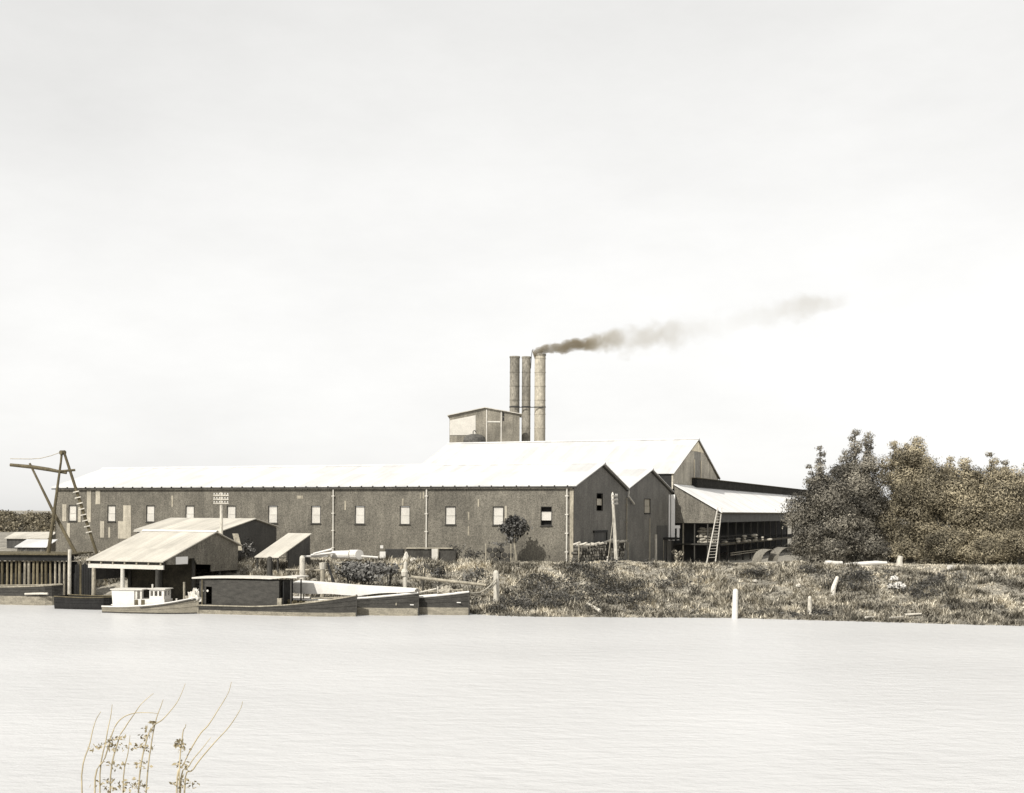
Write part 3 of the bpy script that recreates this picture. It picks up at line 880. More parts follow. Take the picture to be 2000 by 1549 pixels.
# roof slopes
MB().prism([bf(-0.15, -0.25, ze - 0.03), bf(tR, -0.25, zr_ + 0.05), bf(tR, -0.25, zr_ + 0.14), bf(-0.15, -0.25, ze + 0.06)], L * (Ls + 0.4)).build('roof', 'roof_pale', BS)
MB().prism([bf(tB + 0.3, -0.25, zre - 0.05), bf(tR, -0.25, zr_ + 0.05), bf(tR, -0.25, zr_ + 0.14), bf(tB + 0.3, -0.25, zre + 0.04)], L * (Ls + 0.4)).build('roof', 'roof_pale', BS)
MB().prism([bf(tR - 0.25, -0.28, zr_ + 0.10), bf(tR, -0.28, zr_ + 0.17), bf(tR + 0.25, -0.28, zr_ + 0.10), bf(tR, -0.28, zr_ + 0.24)], L * (Ls + 0.46)).build('ridge_cap', 'white', BS)
# gable cladding with a notch
tq = lambda px: ((px - HX) / F * c0.y - c0.x) / (G.x - (px - HX) / F * G.y)
zz = lambda px, py: P(px, py, bf(tq(px), 0, 0).y).z
n1, n2, n3 = tq(367), tq(386), tq(413)
roofz = lambda t: ze + (zr_ - ze) * t / tR if t < tR else zr_ + (zre - zr_) * (t - tR) / (tB - tR)
gp = [bf(tq(326), 0, zz(326, 1103)), bf(n1, 0, zz(367, 1102.5)), bf(n1 + 0.15, 0, zz(370, 1091)), bf(n2 - 0.35, 0, zz(380, 1090)), bf(n2, 0, zz(386, 1102)), bf(n3, 0, zz(412, 1103)), bf(n3, 0, zz(412, 1116)), bf(tB, 0, zz(465, 1113)), bf(tB, 0, zre), bf(tR, 0, zr_), bf(tq(326), 0, roofz(tq(326)))]
MB().prism(gp, L * 0.1).build('gable_wall', 'shed_wall', BS)
gp2 = [bf(0.3, Ls, 2.2), bf(tB, Ls, 2.2), bf(tB, Ls, zre), bf(tR, Ls, zr_), bf(0.3, Ls, roofz(0.3))]
MB().prism(gp2, -L * 0.1).build('end_wall', 'shed_dark', BS)
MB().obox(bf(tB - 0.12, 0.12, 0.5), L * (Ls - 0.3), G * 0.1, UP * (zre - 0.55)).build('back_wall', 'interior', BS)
MB().prism([bf(4.6, 0.2, -0.6), bf(4.6, Ls - 0.2, -0.6), bf(4.6, Ls - 0.2, roofz(4.6) - 0.12), bf(4.6, 0.2, roofz(4.6) - 0.12)], G * 0.08).build('shade_panel', 'shed_inner', BS)  # added dark panel standing in for the shade under the roof
# white fascia beam, rafters tails and posts on the river side
MB().obox(bf(-0.02, -0.15, ze - 0.62), L * (Ls + 0.2), G * 0.14, UP * 0.34).build('fascia', 'cream', BS)
MB().obox(bf(0.12, -0.1, ze - 0.28), L * (Ls + 0.1), G * 0.12, UP * 0.22).build('plate', 'dark_wood', BS)
for i in range(7):
    MB().obox(bf(-0.06, 0.05 + i * 1.2, ze - 0.27), L * 0.1, G * 0.16, UP * 0.22).build('rafter_tail', 'grey_wood', BS)
for s_, m_ in ((6.95, 'grey_wood'), (4.0, 'cream'), (0.5, 'dark_wood')):
    MB().tube([bf(0.1, s_, -1.5), bf(0.1, s_, ze - 0.6)], [0.20, 0.16], 9).build('post', m_, BS)
for t_, s_ in ((4.5, 6.9), (4.5, 3.6), (4.5, 0.3), (8.2, 0.3), (8.2, 6.9)):
    MB().tube([bf(t_, s_, -1.0), bf(t_, s_, roofz(t_) - 0.1)], 0.13, 8).build('post', 'dark_wood', BS)
MB().obox(bf(5.0, 0.15, 1.5), L * (Ls - 0.5), G * (tB - 5.2), UP * 0.16).build('floor', 'dark_wood', BS)
MB().obox(bf(8.0, -3.4, 2.05), L * 3.3, G * 2.4, UP * 0.16).build('landing', 'grey_wood', BS)
a_ = bf(tq(343), 0, zz(343, 1102.5)); t1_ = tq(366) - tq(343)
tag(MB().obox(a_ + EOUT * 0.02, G * t1_, EOUT * 0.05, UP * (zz(343, 1088) - a_.z)).build('notice_board', 'board_white'), 'blank white board fixed to the boat shed gable', 'board')

# workshop shed behind
c1 = P(433, 1037, 112.0)
b2 = frame_at(c1)
RS = thing('workshop_shed', 'dark walled shed with pale low roof behind the boat shed', 'shed', (c1.x, c1.y, 2.6))
z0_, z1_, t5 = c1.z, 7.20, 5.1
MB().prism([b2(-0.2, -0.2, z0_ - 0.03), b2(t5, -0.2, z1_), b2(t5, -0.2, z1_ + 0.08), b2(-0.2, -0.2, z0_ + 0.05)], L * 9.8).build('roof', 'roof_pale', RS)
MB().prism([b2(t5, -0.2, z1_), b2(t5 + 4, -0.2, z1_ - 0.8), b2(t5 + 4, -0.2, z1_ - 0.72), b2(t5, -0.2, z1_ + 0.08)], L * 9.8).build('roof', 'roof_pale', RS)
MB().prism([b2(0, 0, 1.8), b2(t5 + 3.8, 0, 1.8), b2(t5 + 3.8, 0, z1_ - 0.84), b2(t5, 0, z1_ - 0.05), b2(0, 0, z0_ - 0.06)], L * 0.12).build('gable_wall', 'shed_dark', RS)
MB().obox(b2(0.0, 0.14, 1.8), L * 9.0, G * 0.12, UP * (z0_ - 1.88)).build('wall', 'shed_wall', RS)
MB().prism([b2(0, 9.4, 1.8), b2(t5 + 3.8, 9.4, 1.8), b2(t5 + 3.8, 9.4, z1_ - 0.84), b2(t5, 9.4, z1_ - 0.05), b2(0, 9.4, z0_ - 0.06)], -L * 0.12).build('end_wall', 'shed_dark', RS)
MB().obox(b2(-0.28, -0.2, z0_ - 0.16), L * 9.8, G * 0.12, UP * 0.11).build('gutter', 'cream', RS)

# open skillion further right
c2 = P(544, 1089, 109.0)
b3 = frame_at(c2)
SK = thing('skillion_shed', 'small shed with steep one sided pale roof between the bollards and the mill', 'shed', (c2.x, c2.y, 2.2))
zf, zb_ = c2.z, 5.87
MB().prism([b3(-0.15, -0.1, zf - 0.04), b3(5.3, -0.1, zb_), b3(5.3, -0.1, zb_ + 0.08), b3(-0.15, -0.1, zf + 0.04)], L * 2.5).build('roof', 'roof_pale', SK)
MB().prism([b3(1.6, 0, 2.9), b3(5.2, 0, 2.9), b3(5.2, 0, zb_ - 0.08), b3(1.6, 0, zf + (zb_ - zf) * 1.6 / 5.3 - 0.08)], L * 0.08).build('end_wall', 'shed_dark', SK)
MB().obox(b3(5.05, 0.1, 2.4), L * 2.1, G * 0.1, UP * (zb_ - 2.5)).build('back_wall', 'shed_dark', SK)
for t_, s_ in ((0.05, 0.1), (0.05, 2.2), (5.0, 2.3)):
    z_t = zf + (zb_ - zf) * t_ / 5.3 - 0.05
    q = b3(t_, s_, 0); MB().tube([(q.x, q.y, tz(q.x, q.y) - 0.3), (q.x, q.y, z_t)], 0.1, 7).build('post', 'dark_wood', SK)

# shrub and leaning plank beside it
def shrub(px, py, wpx, hpx, Y, label, mat='shrub_leaf', dens=70, ll=0.30, lw=0.14, group=None, ncl=9, tone=0.35):
    b = P(px, py, Y)
    zg = tz(b.x, b.y) if Y > 90 else b.z
    rx, h = wpx / 2 * Y / F, hpx * Y / F
    zg = min(zg, b.z)
    S = thing('shrub', label, 'shrub', (b.x, Y, zg), group)
    cl = []
    for i in range(ncl):
        a_ = random.uniform(0, 6.28); q = math.sqrt(random.random()) * 0.62
        hh = random.uniform(0.25, 0.78)
        cl.append((b.x + rx * q * math.cos(a_), Y + rx * q * math.sin(a_) * 0.8, b.z + h * hh, rx * 0.42, rx * 0.42, h * 0.24, tone + random.uniform(-0.25, 0.35)))
    V, Fc, T = leaf_cloud(cl, dens, ll, lw, 0.3, 0.75)
    raw_mesh('foliage', V, Fc, mat, T, S)
    st = MB()
    for i in range(5):
        a_ = random.uniform(0, 6.28)
        st.tube([(b.x, Y, zg - 0.1), (b.x + rx * 0.25 * math.cos(a_), Y + rx * 0.25 * math.sin(a_), b.z + h * 0.35), (b.x + rx * 0.5 * math.cos(a_), Y + rx * 0.5 * math.sin(a_), b.z + h * 0.7)], [0.05, 0.035, 0.015], 5)
    st.build('stem', 'bark', S)
    return S
shrub(481, 1090, 44, 42, 113.3, 'dark leafy shrub growing between the boat shed and the small skillion', dens=130)
q = P(462, 1075, 111.4)
tag(MB().obox(q, Vector((0.5, 0.1, 0)), Vector((0.0, 0.06, 0)), Vector((-0.5, 0.5, 1.5))).build('plank', 'grey_wood'), 'broad grey plank leaning on the dark workshop wall', 'plank')

# ================================================================== WHARF AND DERRICK
WYf = 107.6
x0w, x1w = P(-60, 1090, WYf).x, P(143, 1090, WYf).x
WF = thing('timber_wharf', 'timber wharf face of upright piles at the left edge', 'wharf', ((x0w + x1w) / 2, WYf, 0))
zd = P(95, 1084, WYf).z
MB().obox((x0w, WYf - 0.1, zd - 0.5), (x1w - x0w, 0, 0), (0, 0.35, 0), UP * 0.48).build('cap_beam', 'tarred', WF)
nplank = 9
for i in range(nplank):
    MB().obox((x0w, WYf - 0.3 + i * 0.62, zd + 0.003), (x1w - x0w, 0, 0), (0, 0.58, 0), UP * (0.1 + random.uniform(0, 0.03))).build('deck_plank', 'brown_wood', WF)
MB().obox((x0w, WYf + 0.9, -1.0), (x1w - x0w, 0, 0), (0, 0.1, 0), UP * (zd + 0.4)).build('back_boards', 'tarred', WF)
px = -56
while px < 134:
    q = P(px, 1100, WYf + 0.12); r_ = random.uniform(0.09, 0.125)
    MB().tube([(q.x, q.y + 0.1, -1.5), (q.x + random.uniform(-.06, .06), q.y + 0.1, zd - 0.5)], [r_ * 1.1, r_], 8).build('pile', random.choice(['tan_wood', 'tan_wood', 'brown_wood', 'grey_wood']), WF); px += 8.6
q = P(136, 1100, WYf - 0.3)
MB().tube([(q.x, q.y, -1.5), (q.x, q.y, zd + 0.5)], [0.17, 0.15], 8).build('pile', 'pale_wood', WF)
q0, q1 = P(146, 1100, 107.4), P(186, 1100, 107.4)
WB = thing('timber_bulkhead', 'dark timber bulkhead joining the wharf to the boat shed', 'wall', (q0.x, 107.4, 0))
n_ = 9
for i in range(n_):
    MB().obox((q0.x + (q1.x - q0.x) * i / n_, 107.4 + random.uniform(0, .05), -1.0), ((q1.x - q0.x) / n_ - 0.03, 0, 0), (0, 0.12, 0), UP * (zd + 0.2 + random.uniform(-.1, .1))).build('plank', 'tarred' if i != 2 else 'brown_wood', WB)

DK = thing('derrick', 'tall timber derrick with crossed legs and a boom on the wharf', 'derrick', P(110, 1085, 110))
AY = 110.0
apex = P(122, 884, AY)
MB().tube([P(94, 1084, 109.0), P(107, 990, 109.5), P(119, 902, 109.95), P(121, 880, AY)], [0.18, 0.14, 0.10, 0.12], 8).build('leg', 'brown_wood', DK)
l2a, l2b = P(124, 880, AY), P(190, 1084, 110.6)
MB().tube([l2a, l2a.lerp(l2b, 0.5), l2b, l2b + (l2b - l2a).normalized() * 4.0], [0.12, 0.14, 0.13, 0.13], 8).build('leg', 'brown_wood', DK)
MB().tube([P(58, 905, 110.2), P(80, 950, 110.1), P(106, 1003, 110.0), P(150, 1085, 109.6)], [0.10, 0.11, 0.14, 0.17], 8).build('leg', 'brown_wood', DK)
MB().tube([P(20, 908, 110.3), P(62, 912, 110.2), P(95, 917, 110.1), P(130, 924, 109.95)], [0.14, 0.17, 0.17, 0.11], 8).build('boom', 'brown_wood', DK)
MB().tube([P(112, 921, 109.8), P(147, 918, 110.2)], 0.11, 7).build('crosstree', 'brown_wood', DK)
MB().tube([P(118, 884, 109.8), P(127, 884, 110.2)], 0.2, 8).build('sheave_block', 'brown_wood', DK)
MB().tube([P(20, 896, 110.2), P(60, 896.5, 110.2), P(80, 895, 110.1), P(100, 890, 110), P(119, 883, AY)], 0.035, 5).build('rope', 'rope', DK)
for i in range(8):
    f = 0.40 + i * 0.055
    c = l2a.lerp(l2b, f)
    MB().obox(c + Vector((-0.28, -0.25, -0.05)), (0.52, 0, 0.12), (0, 0.1, 0), UP * 0.10).build('step_cleat', 'pale_wood', DK)

# low sheds beyond the wharf
for k, (px0, px1, ytop, yb, Y, lab, m_) in enumerate(((10, 94, 1041, 1056, 150, 'far low shed with pale roof left of the mill, upper one', 'roof_pale'), (30, 92, 1056, 1085, 128, 'small shed with white roof just behind the wharf', 'roof_white'))):
    a_, b_ = P(px0, ytop, Y), P(px1, ytop, Y)
    FS = thing('far_shed', lab, 'shed', (a_.x, Y, tz(a_.x, Y)))
    hgt = 5 * Y / F * 2
    MB().prism([(a_.x, Y - 0.2, a_.z - 0.7), (a_.x, Y + 3, a_.z), (a_.x, Y + 3, a_.z + 0.08), (a_.x, Y - 0.2, a_.z - 0.62)], (b_.x - a_.x, 0, 0)).build('roof', m_, FS)
    zb1 = tz(a_.x, Y) - 0.2
    MB().obox((a_.x + 0.2, Y, zb1), (b_.x - a_.x - 0.4, 0, 0), (0, 0.1, 0), UP * (a_.z - 0.72 - zb1)).build('wall', 'shed_dark', FS)
    MB().prism([(b_.x - 0.3, Y + 0.12, zb1), (b_.x - 0.3, Y + 2.9, zb1), (b_.x - 0.3, Y + 2.9, a_.z - 0.04), (b_.x - 0.3, Y + 0.12, a_.z - 0.66)], (0.1, 0, 0)).build('end_wall', 'shed_wall', FS)

# ================================================================== BOATS
def hull(T, Lh, beam, sheer, mats, draft=0.35, boot=0.32, stern=0.8, bow_pow=2.2, ns=16):
    """T: thing; local frame x = towards bow, y = port, z up from the water. returns frame function"""
    rows = []
    for i in range(ns + 1):
        x = Lh * i / ns; f = i / ns
        hb = beam / 2 * (stern + (1 - stern) * smooth(np.array(f / 0.3)))
        if f > 0.55: hb *= max(0.0, 1 - ((f - 0.55) / 0.45) ** bow_pow)
        hb = max(hb, 0.03)
        sz = sheer(f)
        rows.append((x, hb, sz))
    return rows

def make_boat(name, label, cat, stern, bow, beam, sheer, topside='hull_dark', boot='hull_boot', gun='pale_wood', bootz=0.38, sternw=0.8, bow_pow=2.2, group=None, gr=0.05):
    """stern / bow: points on the water at the centreline ends"""
    stern, bow = Vector(stern), Vector(bow)
    d = (bow - stern); d.z = 0
    Lh = d.length; d.normalize(); n = UP.cross(d).normalized()
    T = thing(name, label, cat, (stern.x, stern.y, 0), group)
    rows = hull(T, Lh, beam, sheer, None, stern=sternw, bow_pow=bow_pow)
    W = lambda x, y, z: Vector((stern.x, stern.y, 0)) + d * x + n * y + UP * z
    m = MB()
    for sgn in (1, -1):
        vs = []
        for (x, hb, sz) in rows:
            vs += [W(x, sgn * hb * 0.55, -0.45), W(x, sgn * hb * 0.90, -0.02), W(x, sgn * hb * 0.95, bootz), W(x, sgn * hb, sz)]
        for j in range(3):
            fs = []
            for i in range(len(rows) - 1):
                a_ = i * 4 + j; q = (a_, a_ + 4, a_ + 5, a_ + 1)
                fs.append(q if sgn < 0 else q[::-1])
            if j == 0: m.add(vs, fs, 1); off = len(m.v) - len(vs)
            else:
                m.f += [tuple(k + off for k in q) for q in fs]; m.mi += [1 if j == 1 else 0] * len(fs)
    x, hb, sz = rows[0]
    m.add([W(0, hb * 0.55, -0.45), W(0, hb * 0.9, -0.02), W(0, hb * .95, bootz), W(0, hb, sz), W(0, -hb, sz), W(0, -hb * .95, bootz), W(0, -hb * .9, -0.02), W(0, -hb * 0.55, -0.45)], [tuple(range(8))], 0)
    m.build('hull', [topside, boot], T)
    dv, df = [], []
    for (x, hb, sz) in rows: dv += [W(x, hb * 0.96, sz - 0.18), W(x, -hb * 0.96, sz - 0.18)]
    for i in range(len(rows) - 1): df.append((2 * i, 2 * i + 1, 2 * i + 3, 2 * i + 2))
    MB().add(dv, df).build('deck', 'brown_wood', T)
    for sgn in (1, -1):
        MB().tube([W(x, sgn * hb, sz) for (x, hb, sz) in rows], gr, 6).build('gunwale', gun, T)
    for zf in (0.42, 0.74):
        MB().tube([W(x, -(hb * (0.95 + 0.05 * zf) + 0.012), bootz + (sz - bootz) * zf) for (x, hb, sz) in rows], 0.022, 5).build('strake', topside, T)
    MB().obox(W(Lh - 0.04, -0.05, -0.3), d * 0.09, n * 0.1, UP * (sheer(1.0) + 0.38)).build('stem_post', topside, T)
    xpx = lambda px: (stern.x - (px - HX) / F * stern.y) / ((px - HX) / F * d.y - d.x)
    return T, W, rows, d, n, Lh, xpx

def on_water(px, Y): q = P(px, 1000, Y); return Vector((q.x, Y, 0))

# white launch
T, W, rows, d, n, Lh, xp = make_boat('launch', 'small white launch with wheelhouse moored in front of the boat shed', 'boat', on_water(209, 97.4), on_water(388, 96.2), 2.1,
    lambda f: 0.50 + 0.80 * f ** 2.4, 'hull_grey', 'dark_wood', 'white', 0.10, 0.75, gr=0.06)
def cab(W, x0, x1, y, z0, z1, mat, name, T, lean0=0.0, lean1=0.0):
    pts = [W(x0 + lean0, -y, z0), W(x1 + lean1, -y, z0), W(x1, -y, z1), W(x0, -y, z1)]
    return MB().prism(pts, (W(0, 1, 0) - W(0, 0, 0)) * (2 * y)).build(name, mat, T)
cab(W, xp(228), xp(272), 0.80, 0.36, 1.80, 'white', 'cabin', T, 0.12)
MB().obox(W(xp(226), -0.88, 1.80), d * (xp(288) - xp(226)), n * 1.76, UP * 0.07).build('cabin_roof', 'cream', T)
cab(W, xp(272) + 0.004, xp(330), 0.74, 0.38, 1.10, 'white', 'deckhouse', T)
for px in (277, 286):
    MB().obox(W(xp(px - 3), -0.765, 1.12), d * 0.14, n * 0.05, UP * 0.66).build('stanchion', 'cream', T)
MB().obox(W(xp(273), -0.70, 0.66), d * (xp(279) - xp(273)), -n * 0.062, UP * 0.40).build('hatch', 'brown_wood', T)
MB().obox(W(xp(285), -0.70, 0.60), d * (xp(292) - xp(285)), -n * 0.062, UP * 0.46).build('hatch', 'brown_wood', T)
wh = MB()
xa_, xb_ = xp(300), xp(328)
wh.wall(W(xa_, -0.66, 0), d, xb_ - xa_, 1.105, 1.86, -n, [(0.08, 0.30, 1.36, 1.74), (0.42, 0.66, 1.36, 1.74), (0.78, 1.0, 1.36, 1.74)], 0.05)
wh.wall(W(xa_, 0.61, 0), d, xb_ - xa_, 1.105, 1.86, n, [(0.08, 0.30, 1.36, 1.74), (0.42, 0.66, 1.36, 1.74), (0.78, 1.0, 1.36, 1.74)], 0.05)
wh.wall(W(xb_, -0.605, 0), n, 1.21, 1.105, 1.86, d, [(0.1, 0.5, 1.36, 1.74), (0.7, 1.1, 1.36, 1.74)], 0.05)
wh.wall(W(xa_ + 0.05, -0.605, 0), n, 1.21, 1.105, 1.86, -d, [], 0.05)
wh.build('wheelhouse', 'white', T)
MB().obox(W(xa_ - 0.1, -0.78, 1.865), d * (xb_ - xa_ + 0.25), n * 1.5, UP * 0.06).build('wheelhouse_roof', 'cream', T)
MB().tube([W(xp(302), -0.3, 1.92), W(xp(302), -0.3, 2.25)], 0.07, 7).build('funnel', 'cream', T)
MB().tube([W(xp(346), 0, 0.75), W(xp(346), 0, 1.15)], 0.08, 7).build('bollard', 'cream', T)
MB().tube([W(x, -hb - 0.03, max(0.2, sz - 0.14)) for (x, hb, sz) in rows[7:]], 0.035, 5).build('rubbing_strake', 'dark_wood', T)
# heap of canvas and branches on its bow
def heap(px, Y, z, rx, ry, rz, label, cat, name, mat, seed=0, rough=0.28):
    r = random.Random(seed); V, Fc = [], []
    n1, n2 = 18, 9
    for j in range(n2 + 1):
        ph = math.pi / 2 * j / n2
        for i in range(n1):
            a_ = 2 * math.pi * i / n1
            k = 1 + rough * (r.random() - 0.5) * 2
            V.append((rx * math.cos(a_) * math.cos(ph) * k, ry * math.sin(a_) * math.cos(ph) * k, rz * math.sin(ph) * k))
    for j in range(n2):
        for i in range(n1): Fc.append((j * n1 + i, j * n1 + (i + 1) % n1, (j + 1) * n1 + (i + 1) % n1, (j + 1) * n1 + i))
    q = P(px, 1000, Y)
    m = MB().add([(q.x + v[0], Y + v[1], z + v[2]) for v in V], Fc)
    return tag(m.build(name, mat), label, cat)
heap(381, 96.42, 0.92, 0.52, 0.34, 0.85, 'crumpled pale canvas heap on the bow of the white launch', 'canvas', 'canvas_heap', 'canvas', 3, 0.4)
heap(368, 96.55, 0.80, 0.34, 0.36, 0.45, 'smaller crumpled brown heap left of the pale canvas heap', 'canvas', 'canvas_heap', 'sack', 4, 0.4)
for px, y0, lab in ((361, 1137, 'thin grey stake standing left of the canvas heap'), (402, 1137, 'thin grey stake standing right of the canvas heap')):
    q = P(px, y0, 98.6)
    tag(MB().tube([(q.x, q.y, -1), (q.x - 0.05, q.y, q.z)], [0.11, 0.09], 7).build('stake', 'grey_wood'), lab, 'post')

# dark punt behind the launch
T, W, rows, d, n, Lh, xp = make_boat('punt', 'black low barge with rounded end, half hidden by the white launch', 'boat', on_water(120, 101.2), on_water(229, 100.2), 2.3,
    lambda f: 0.95 + 0.12 * abs(f - 0.5), 'tarred', 'tarred', 'brown_wood', 0.2, 0.9, 6.0)
# grey-brown barge far left
T, W, rows, d, n, Lh, xp = make_boat('barge', 'brown barge moored below the timber wharf', 'boat', on_water(-40, 106.0), on_water(123, 104.6), 2.6,
    lambda f: 1.45 + 0.25 * f ** 2, 'hull_dark', 'hull_boot', 'grey_wood', 0.75, 0.9, 7.0, gr=0.06)
MB().tube([W(Lh * f, -1.34, 0.95 + 0.05 * math.sin(f * 9)) for f in (0.66, 0.75, 0.85, 0.93)], 0.10, 6).build('fender', 'pale_wood', T)

# cabin barge in front
st, bw = on_water(391, 97.4), on_water(697, 94.4)
T, W, rows, d, n, Lh, xp = make_boat('cabin_barge', 'long dark cabin barge with flat white roof, nearest the camera', 'boat', st, bw, 2.5,
    lambda f: 0.66 + 0.92 * max(0, (f - 0.35) / 0.65) ** 1.7, 'hull_dark', 'hull_boot', 'grey_wood', 0.30, 0.95, 3.0)
yc = 0.98
x0_, x1_, x2_ = xp(402), xp(556), xp(578)
cw = MB()
cw.wall(W(x0_, -yc, 0), d, x1_ - x0_, 0.5, 2.66, -n, [(0.55, 1.05, 0.75, 2.1)], 0.06)
cw.wall(W(x0_, yc - 0.06, 0), d, x1_ - x0_, 0.5, 2.66, n, [], 0.06)
cw.wall(W(x0_, -yc + 0.065, 0), n, 2 * yc - 0.13, 0.5, 2.66, -d, [], 0.06)
cw.wall(W(x1_, -yc + 0.065, 0), n, 2 * yc - 0.13, 0.5, 2.66, d, [(0.5, 1.2, 0.5, 2.3)], 0.06)
cw.build('cabin', 'hull_dark', T)
rp = []
for i in range(9):
    f = i / 8; x = xp(389) + (xp(592) - xp(389)) * f
    rp.append((x, 2.70 + 0.10 * math.sin(math.pi * f) - 0.0 * f + (0.18 * f if f > .8 else 0)))
mv, mf = [], []
for x, z in rp: mv += [W(x, -1.15, z), W(x, 1.15, z), W(x, 1.15, z + 0.11), W(x, -1.15, z + 0.11)]
for i in range(8):
    for k in range(4): mf.append((4 * i + k, 4 * i + (k + 1) % 4, 4 * i + 4 + (k + 1) % 4, 4 * i + 4 + k))
mf += [(0, 3, 2, 1), (32, 33, 34, 35)]
MB().add(mv, mf).build('cabin_roof', 'cream', T)
for yy in (-1.0, 0.92):
    MB().obox(W(x2_, yy, 0.6), d * 0.09, n * 0.08, UP * 2.12).build('stanchion', 'dark_wood', T)
MB().obox(W(x2_ - 0.65, -0.9, 0.6), d * 0.06, n * 1.8, UP * 2.1).build('bulkhead', 'tarred', T)
MB().obox(W(xp(553), -1.05, 0.62), d * 0.35, n * 0.3, UP * 0.7).build('locker', 'grey_wood', T)
for k, px in enumerate((409, 418)):
    MB().tube([W(xp(px), -1.03, 1.78), W(xp(px), -0.99, 1.78)], 0.09, 8).build('porthole', 'cream', T)
MB().tube([W(xp(409), -1.14, 0.55), W(xp(409), -1.14, 2.65)], 0.05, 6).build('rubbing_post', 'brown_wood', T)
for (p0_, p1_, y_, z_) in ((602, 672, -0.45, 1.05), (610, 690, -0.1, 1.28), (600, 650, 0.3, 1.0)):
    a_, b_ = W(xp(p0_), y_, z_), W(xp(p1_), y_ * 0.5, z_ + 0.2)
    MB().tube([a_, b_], 0.06, 6).build('spar', 'grey_wood', T)
for k, px in enumerate((566, 576, 588, 597, 612)):
    heap(px, W(xp(px), 0, 0).y, 0.62, 0.28, 0.4, 0.45 - 0.03 * k, ('dark lumpy cargo bundle in the well of the cabin barge, number' if False else ['dark bundle at the cabin door of the barge', 'dark bundle second from the barge cabin door', 'bundle in the middle of the barge well', 'bundle under the left end of the white awning', 'foremost dark bundle in the cabin barge well'][k]), 'bundle', 'cargo_bundle', 'brown_wood', 20 + k, 0.35)

# barge with the long white awning
st, bw = on_water(545, 98.9), on_water(818, 95.4)
T, W, rows, d, n, Lh, xp = make_boat('awning_barge', 'dark barge with white gunwale carrying a long white awning', 'boat', st, bw, 2.3,
    lambda f: 1.05 + 0.72 * max(0, (f - 0.3) / 0.7) ** 1.4, 'hull_dark', 'hull_boot', 'white', 0.58, 0.9, 3.2, gr=0.085)
aw = MB(); av, af = [], []
na = 14
for i in range(na + 1):
    f = i / na; x = xp(584) + (xp(815) - xp(584)) * f
    zc_ = 2.44 - 0.42 * f + 0.02 * math.sin(f * 9); dr = 0.12 + 0.74 * (1 - f ** 2.2) + 0.05 * math.sin(f * 15)
    hwid = 1.0 * (1 - 0.6 * f ** 2)
    av += [W(x, -hwid, zc_ - dr), W(x, -hwid * 0.99, zc_ - 0.05), W(x, 0, zc_ + 0.04), W(x, hwid * 0.99, zc_ - 0.05), W(x, hwid, zc_ - dr)]
for i in range(na):
    for k in range(4): af.append((5 * i + k, 5 * i + k + 1, 5 * i + 6 + k, 5 * i + 5 + k))
aw.add(av, af); ao = aw.build('awning', 'white', T)
sm_ = ao.modifiers.new('thickness', 'SOLIDIFY'); sm_.thickness = 0.03
for f in (0.08, 0.35, 0.62, 0.86):
    x = xp(584) + (xp(815) - xp(584)) * f
    for sg in (-1, 1): MB().tube([W(x, sg * 0.75, 0.8), W(x, sg * 0.75 * (1 - 0.5 * f * f), 2.2 - 0.35 * f)], 0.045, 6).build('awning_post', 'grey_wood', T)
MB().tube([W(xp(700), -0.5, 1.25), W(xp(752), -0.3, 1.62), W(xp(800), -0.1, 1.75)], 0.06, 6).build('spar', 'grey_wood', T)
MB().tube([W(xp(770), 0, 1.4), W(xp(767), 0, 2.2)], 0.07, 6).build('samson_post', 'brown_wood', T)
MB().obox(W(xp(806), -0.42, 0.82), d * 0.3, -n * 0.04, UP * 0.07).build('draught_mark', 'white', T)

# last open barge
st, bw = on_water(690, 99.4), on_water(917, 96.2)
T, W, rows, d, n, Lh, xp = make_boat('open_barge', 'open dark barge at the right end of the moored row', 'boat', st, bw, 2.2,
    lambda f: 1.10 + 0.70 * max(0, (f - 0.3) / 0.7) ** 1.3, 'hull_dark', 'hull_boot', 'white', 0.58, 0.9, 3.2, gr=0.085)
MB().tube([W(xp(818), -0.6, 1.6), W(xp(858), -0.5, 2.0)], 0.07, 6).build('spar', 'pale_wood', T)
MB().tube([W(xp(835), 0.2, 1.7), W(xp(905), 0.0, 1.95)], 0.06, 6).build('spar', 'grey_wood', T)
MB().tube([W(xp(856), 0, 1.5), W(xp(856), 0, 2.15)], 0.07, 6).build('samson_post', 'pale_wood', T)
MB().obox(W(xp(898), -0.5, 0.95), d * 0.32, -n * 0.04, UP * 0.07).build('draught_mark', 'white', T)
heap(872, 97.0, 1.5, 0.55, 0.4, 0.6, 'pale coiled heap on the bow of the open barge', 'canvas', 'rope_heap', 'rope', 9, 0.35)
bowp = W(Lh, 0, 1.75)

# ================================================================== POSTS, ROPES AND THINGS ON THE BANK
def post(px, y0, y1, Y, r, mat, label, name='mooring_post', lean=0.0, cap='round', group=None):
    a_, b_ = P(px + lean, y0, Y), P(px, y1, Y)
    zb1 = min(b_.z, max(tz(b_.x, Y) - 0.4, -1.5))
    path = [(b_.x, Y, zb1), a_.lerp(b_, 0.5), a_ - UP * r * 0.9, a_ - UP * r * 0.3, a_]
    rad = [r * 1.08, r, r * 0.95, r * (0.75 if cap == 'round' else 0.95), r * (0.3 if cap == 'round' else 0.9)]
    return tag(MB().tube(path, rad, 10).build(name, mat), label, 'post', group)
post(527, 1087, 1128, 103.4, 0.23, 'dark_wood', 'dark thick mooring post in front of the small skillion roof', group='mooring posts')
post(590.5, 1085, 1140, 103.2, 0.235, 'pale_wood', 'pale thick mooring post at the left end of the white awning', group='mooring posts')
post(630, 1098, 1140, 103.4, 0.19, 'grey_wood', 'grey mooring post with a collar behind the white awning', group='mooring posts')
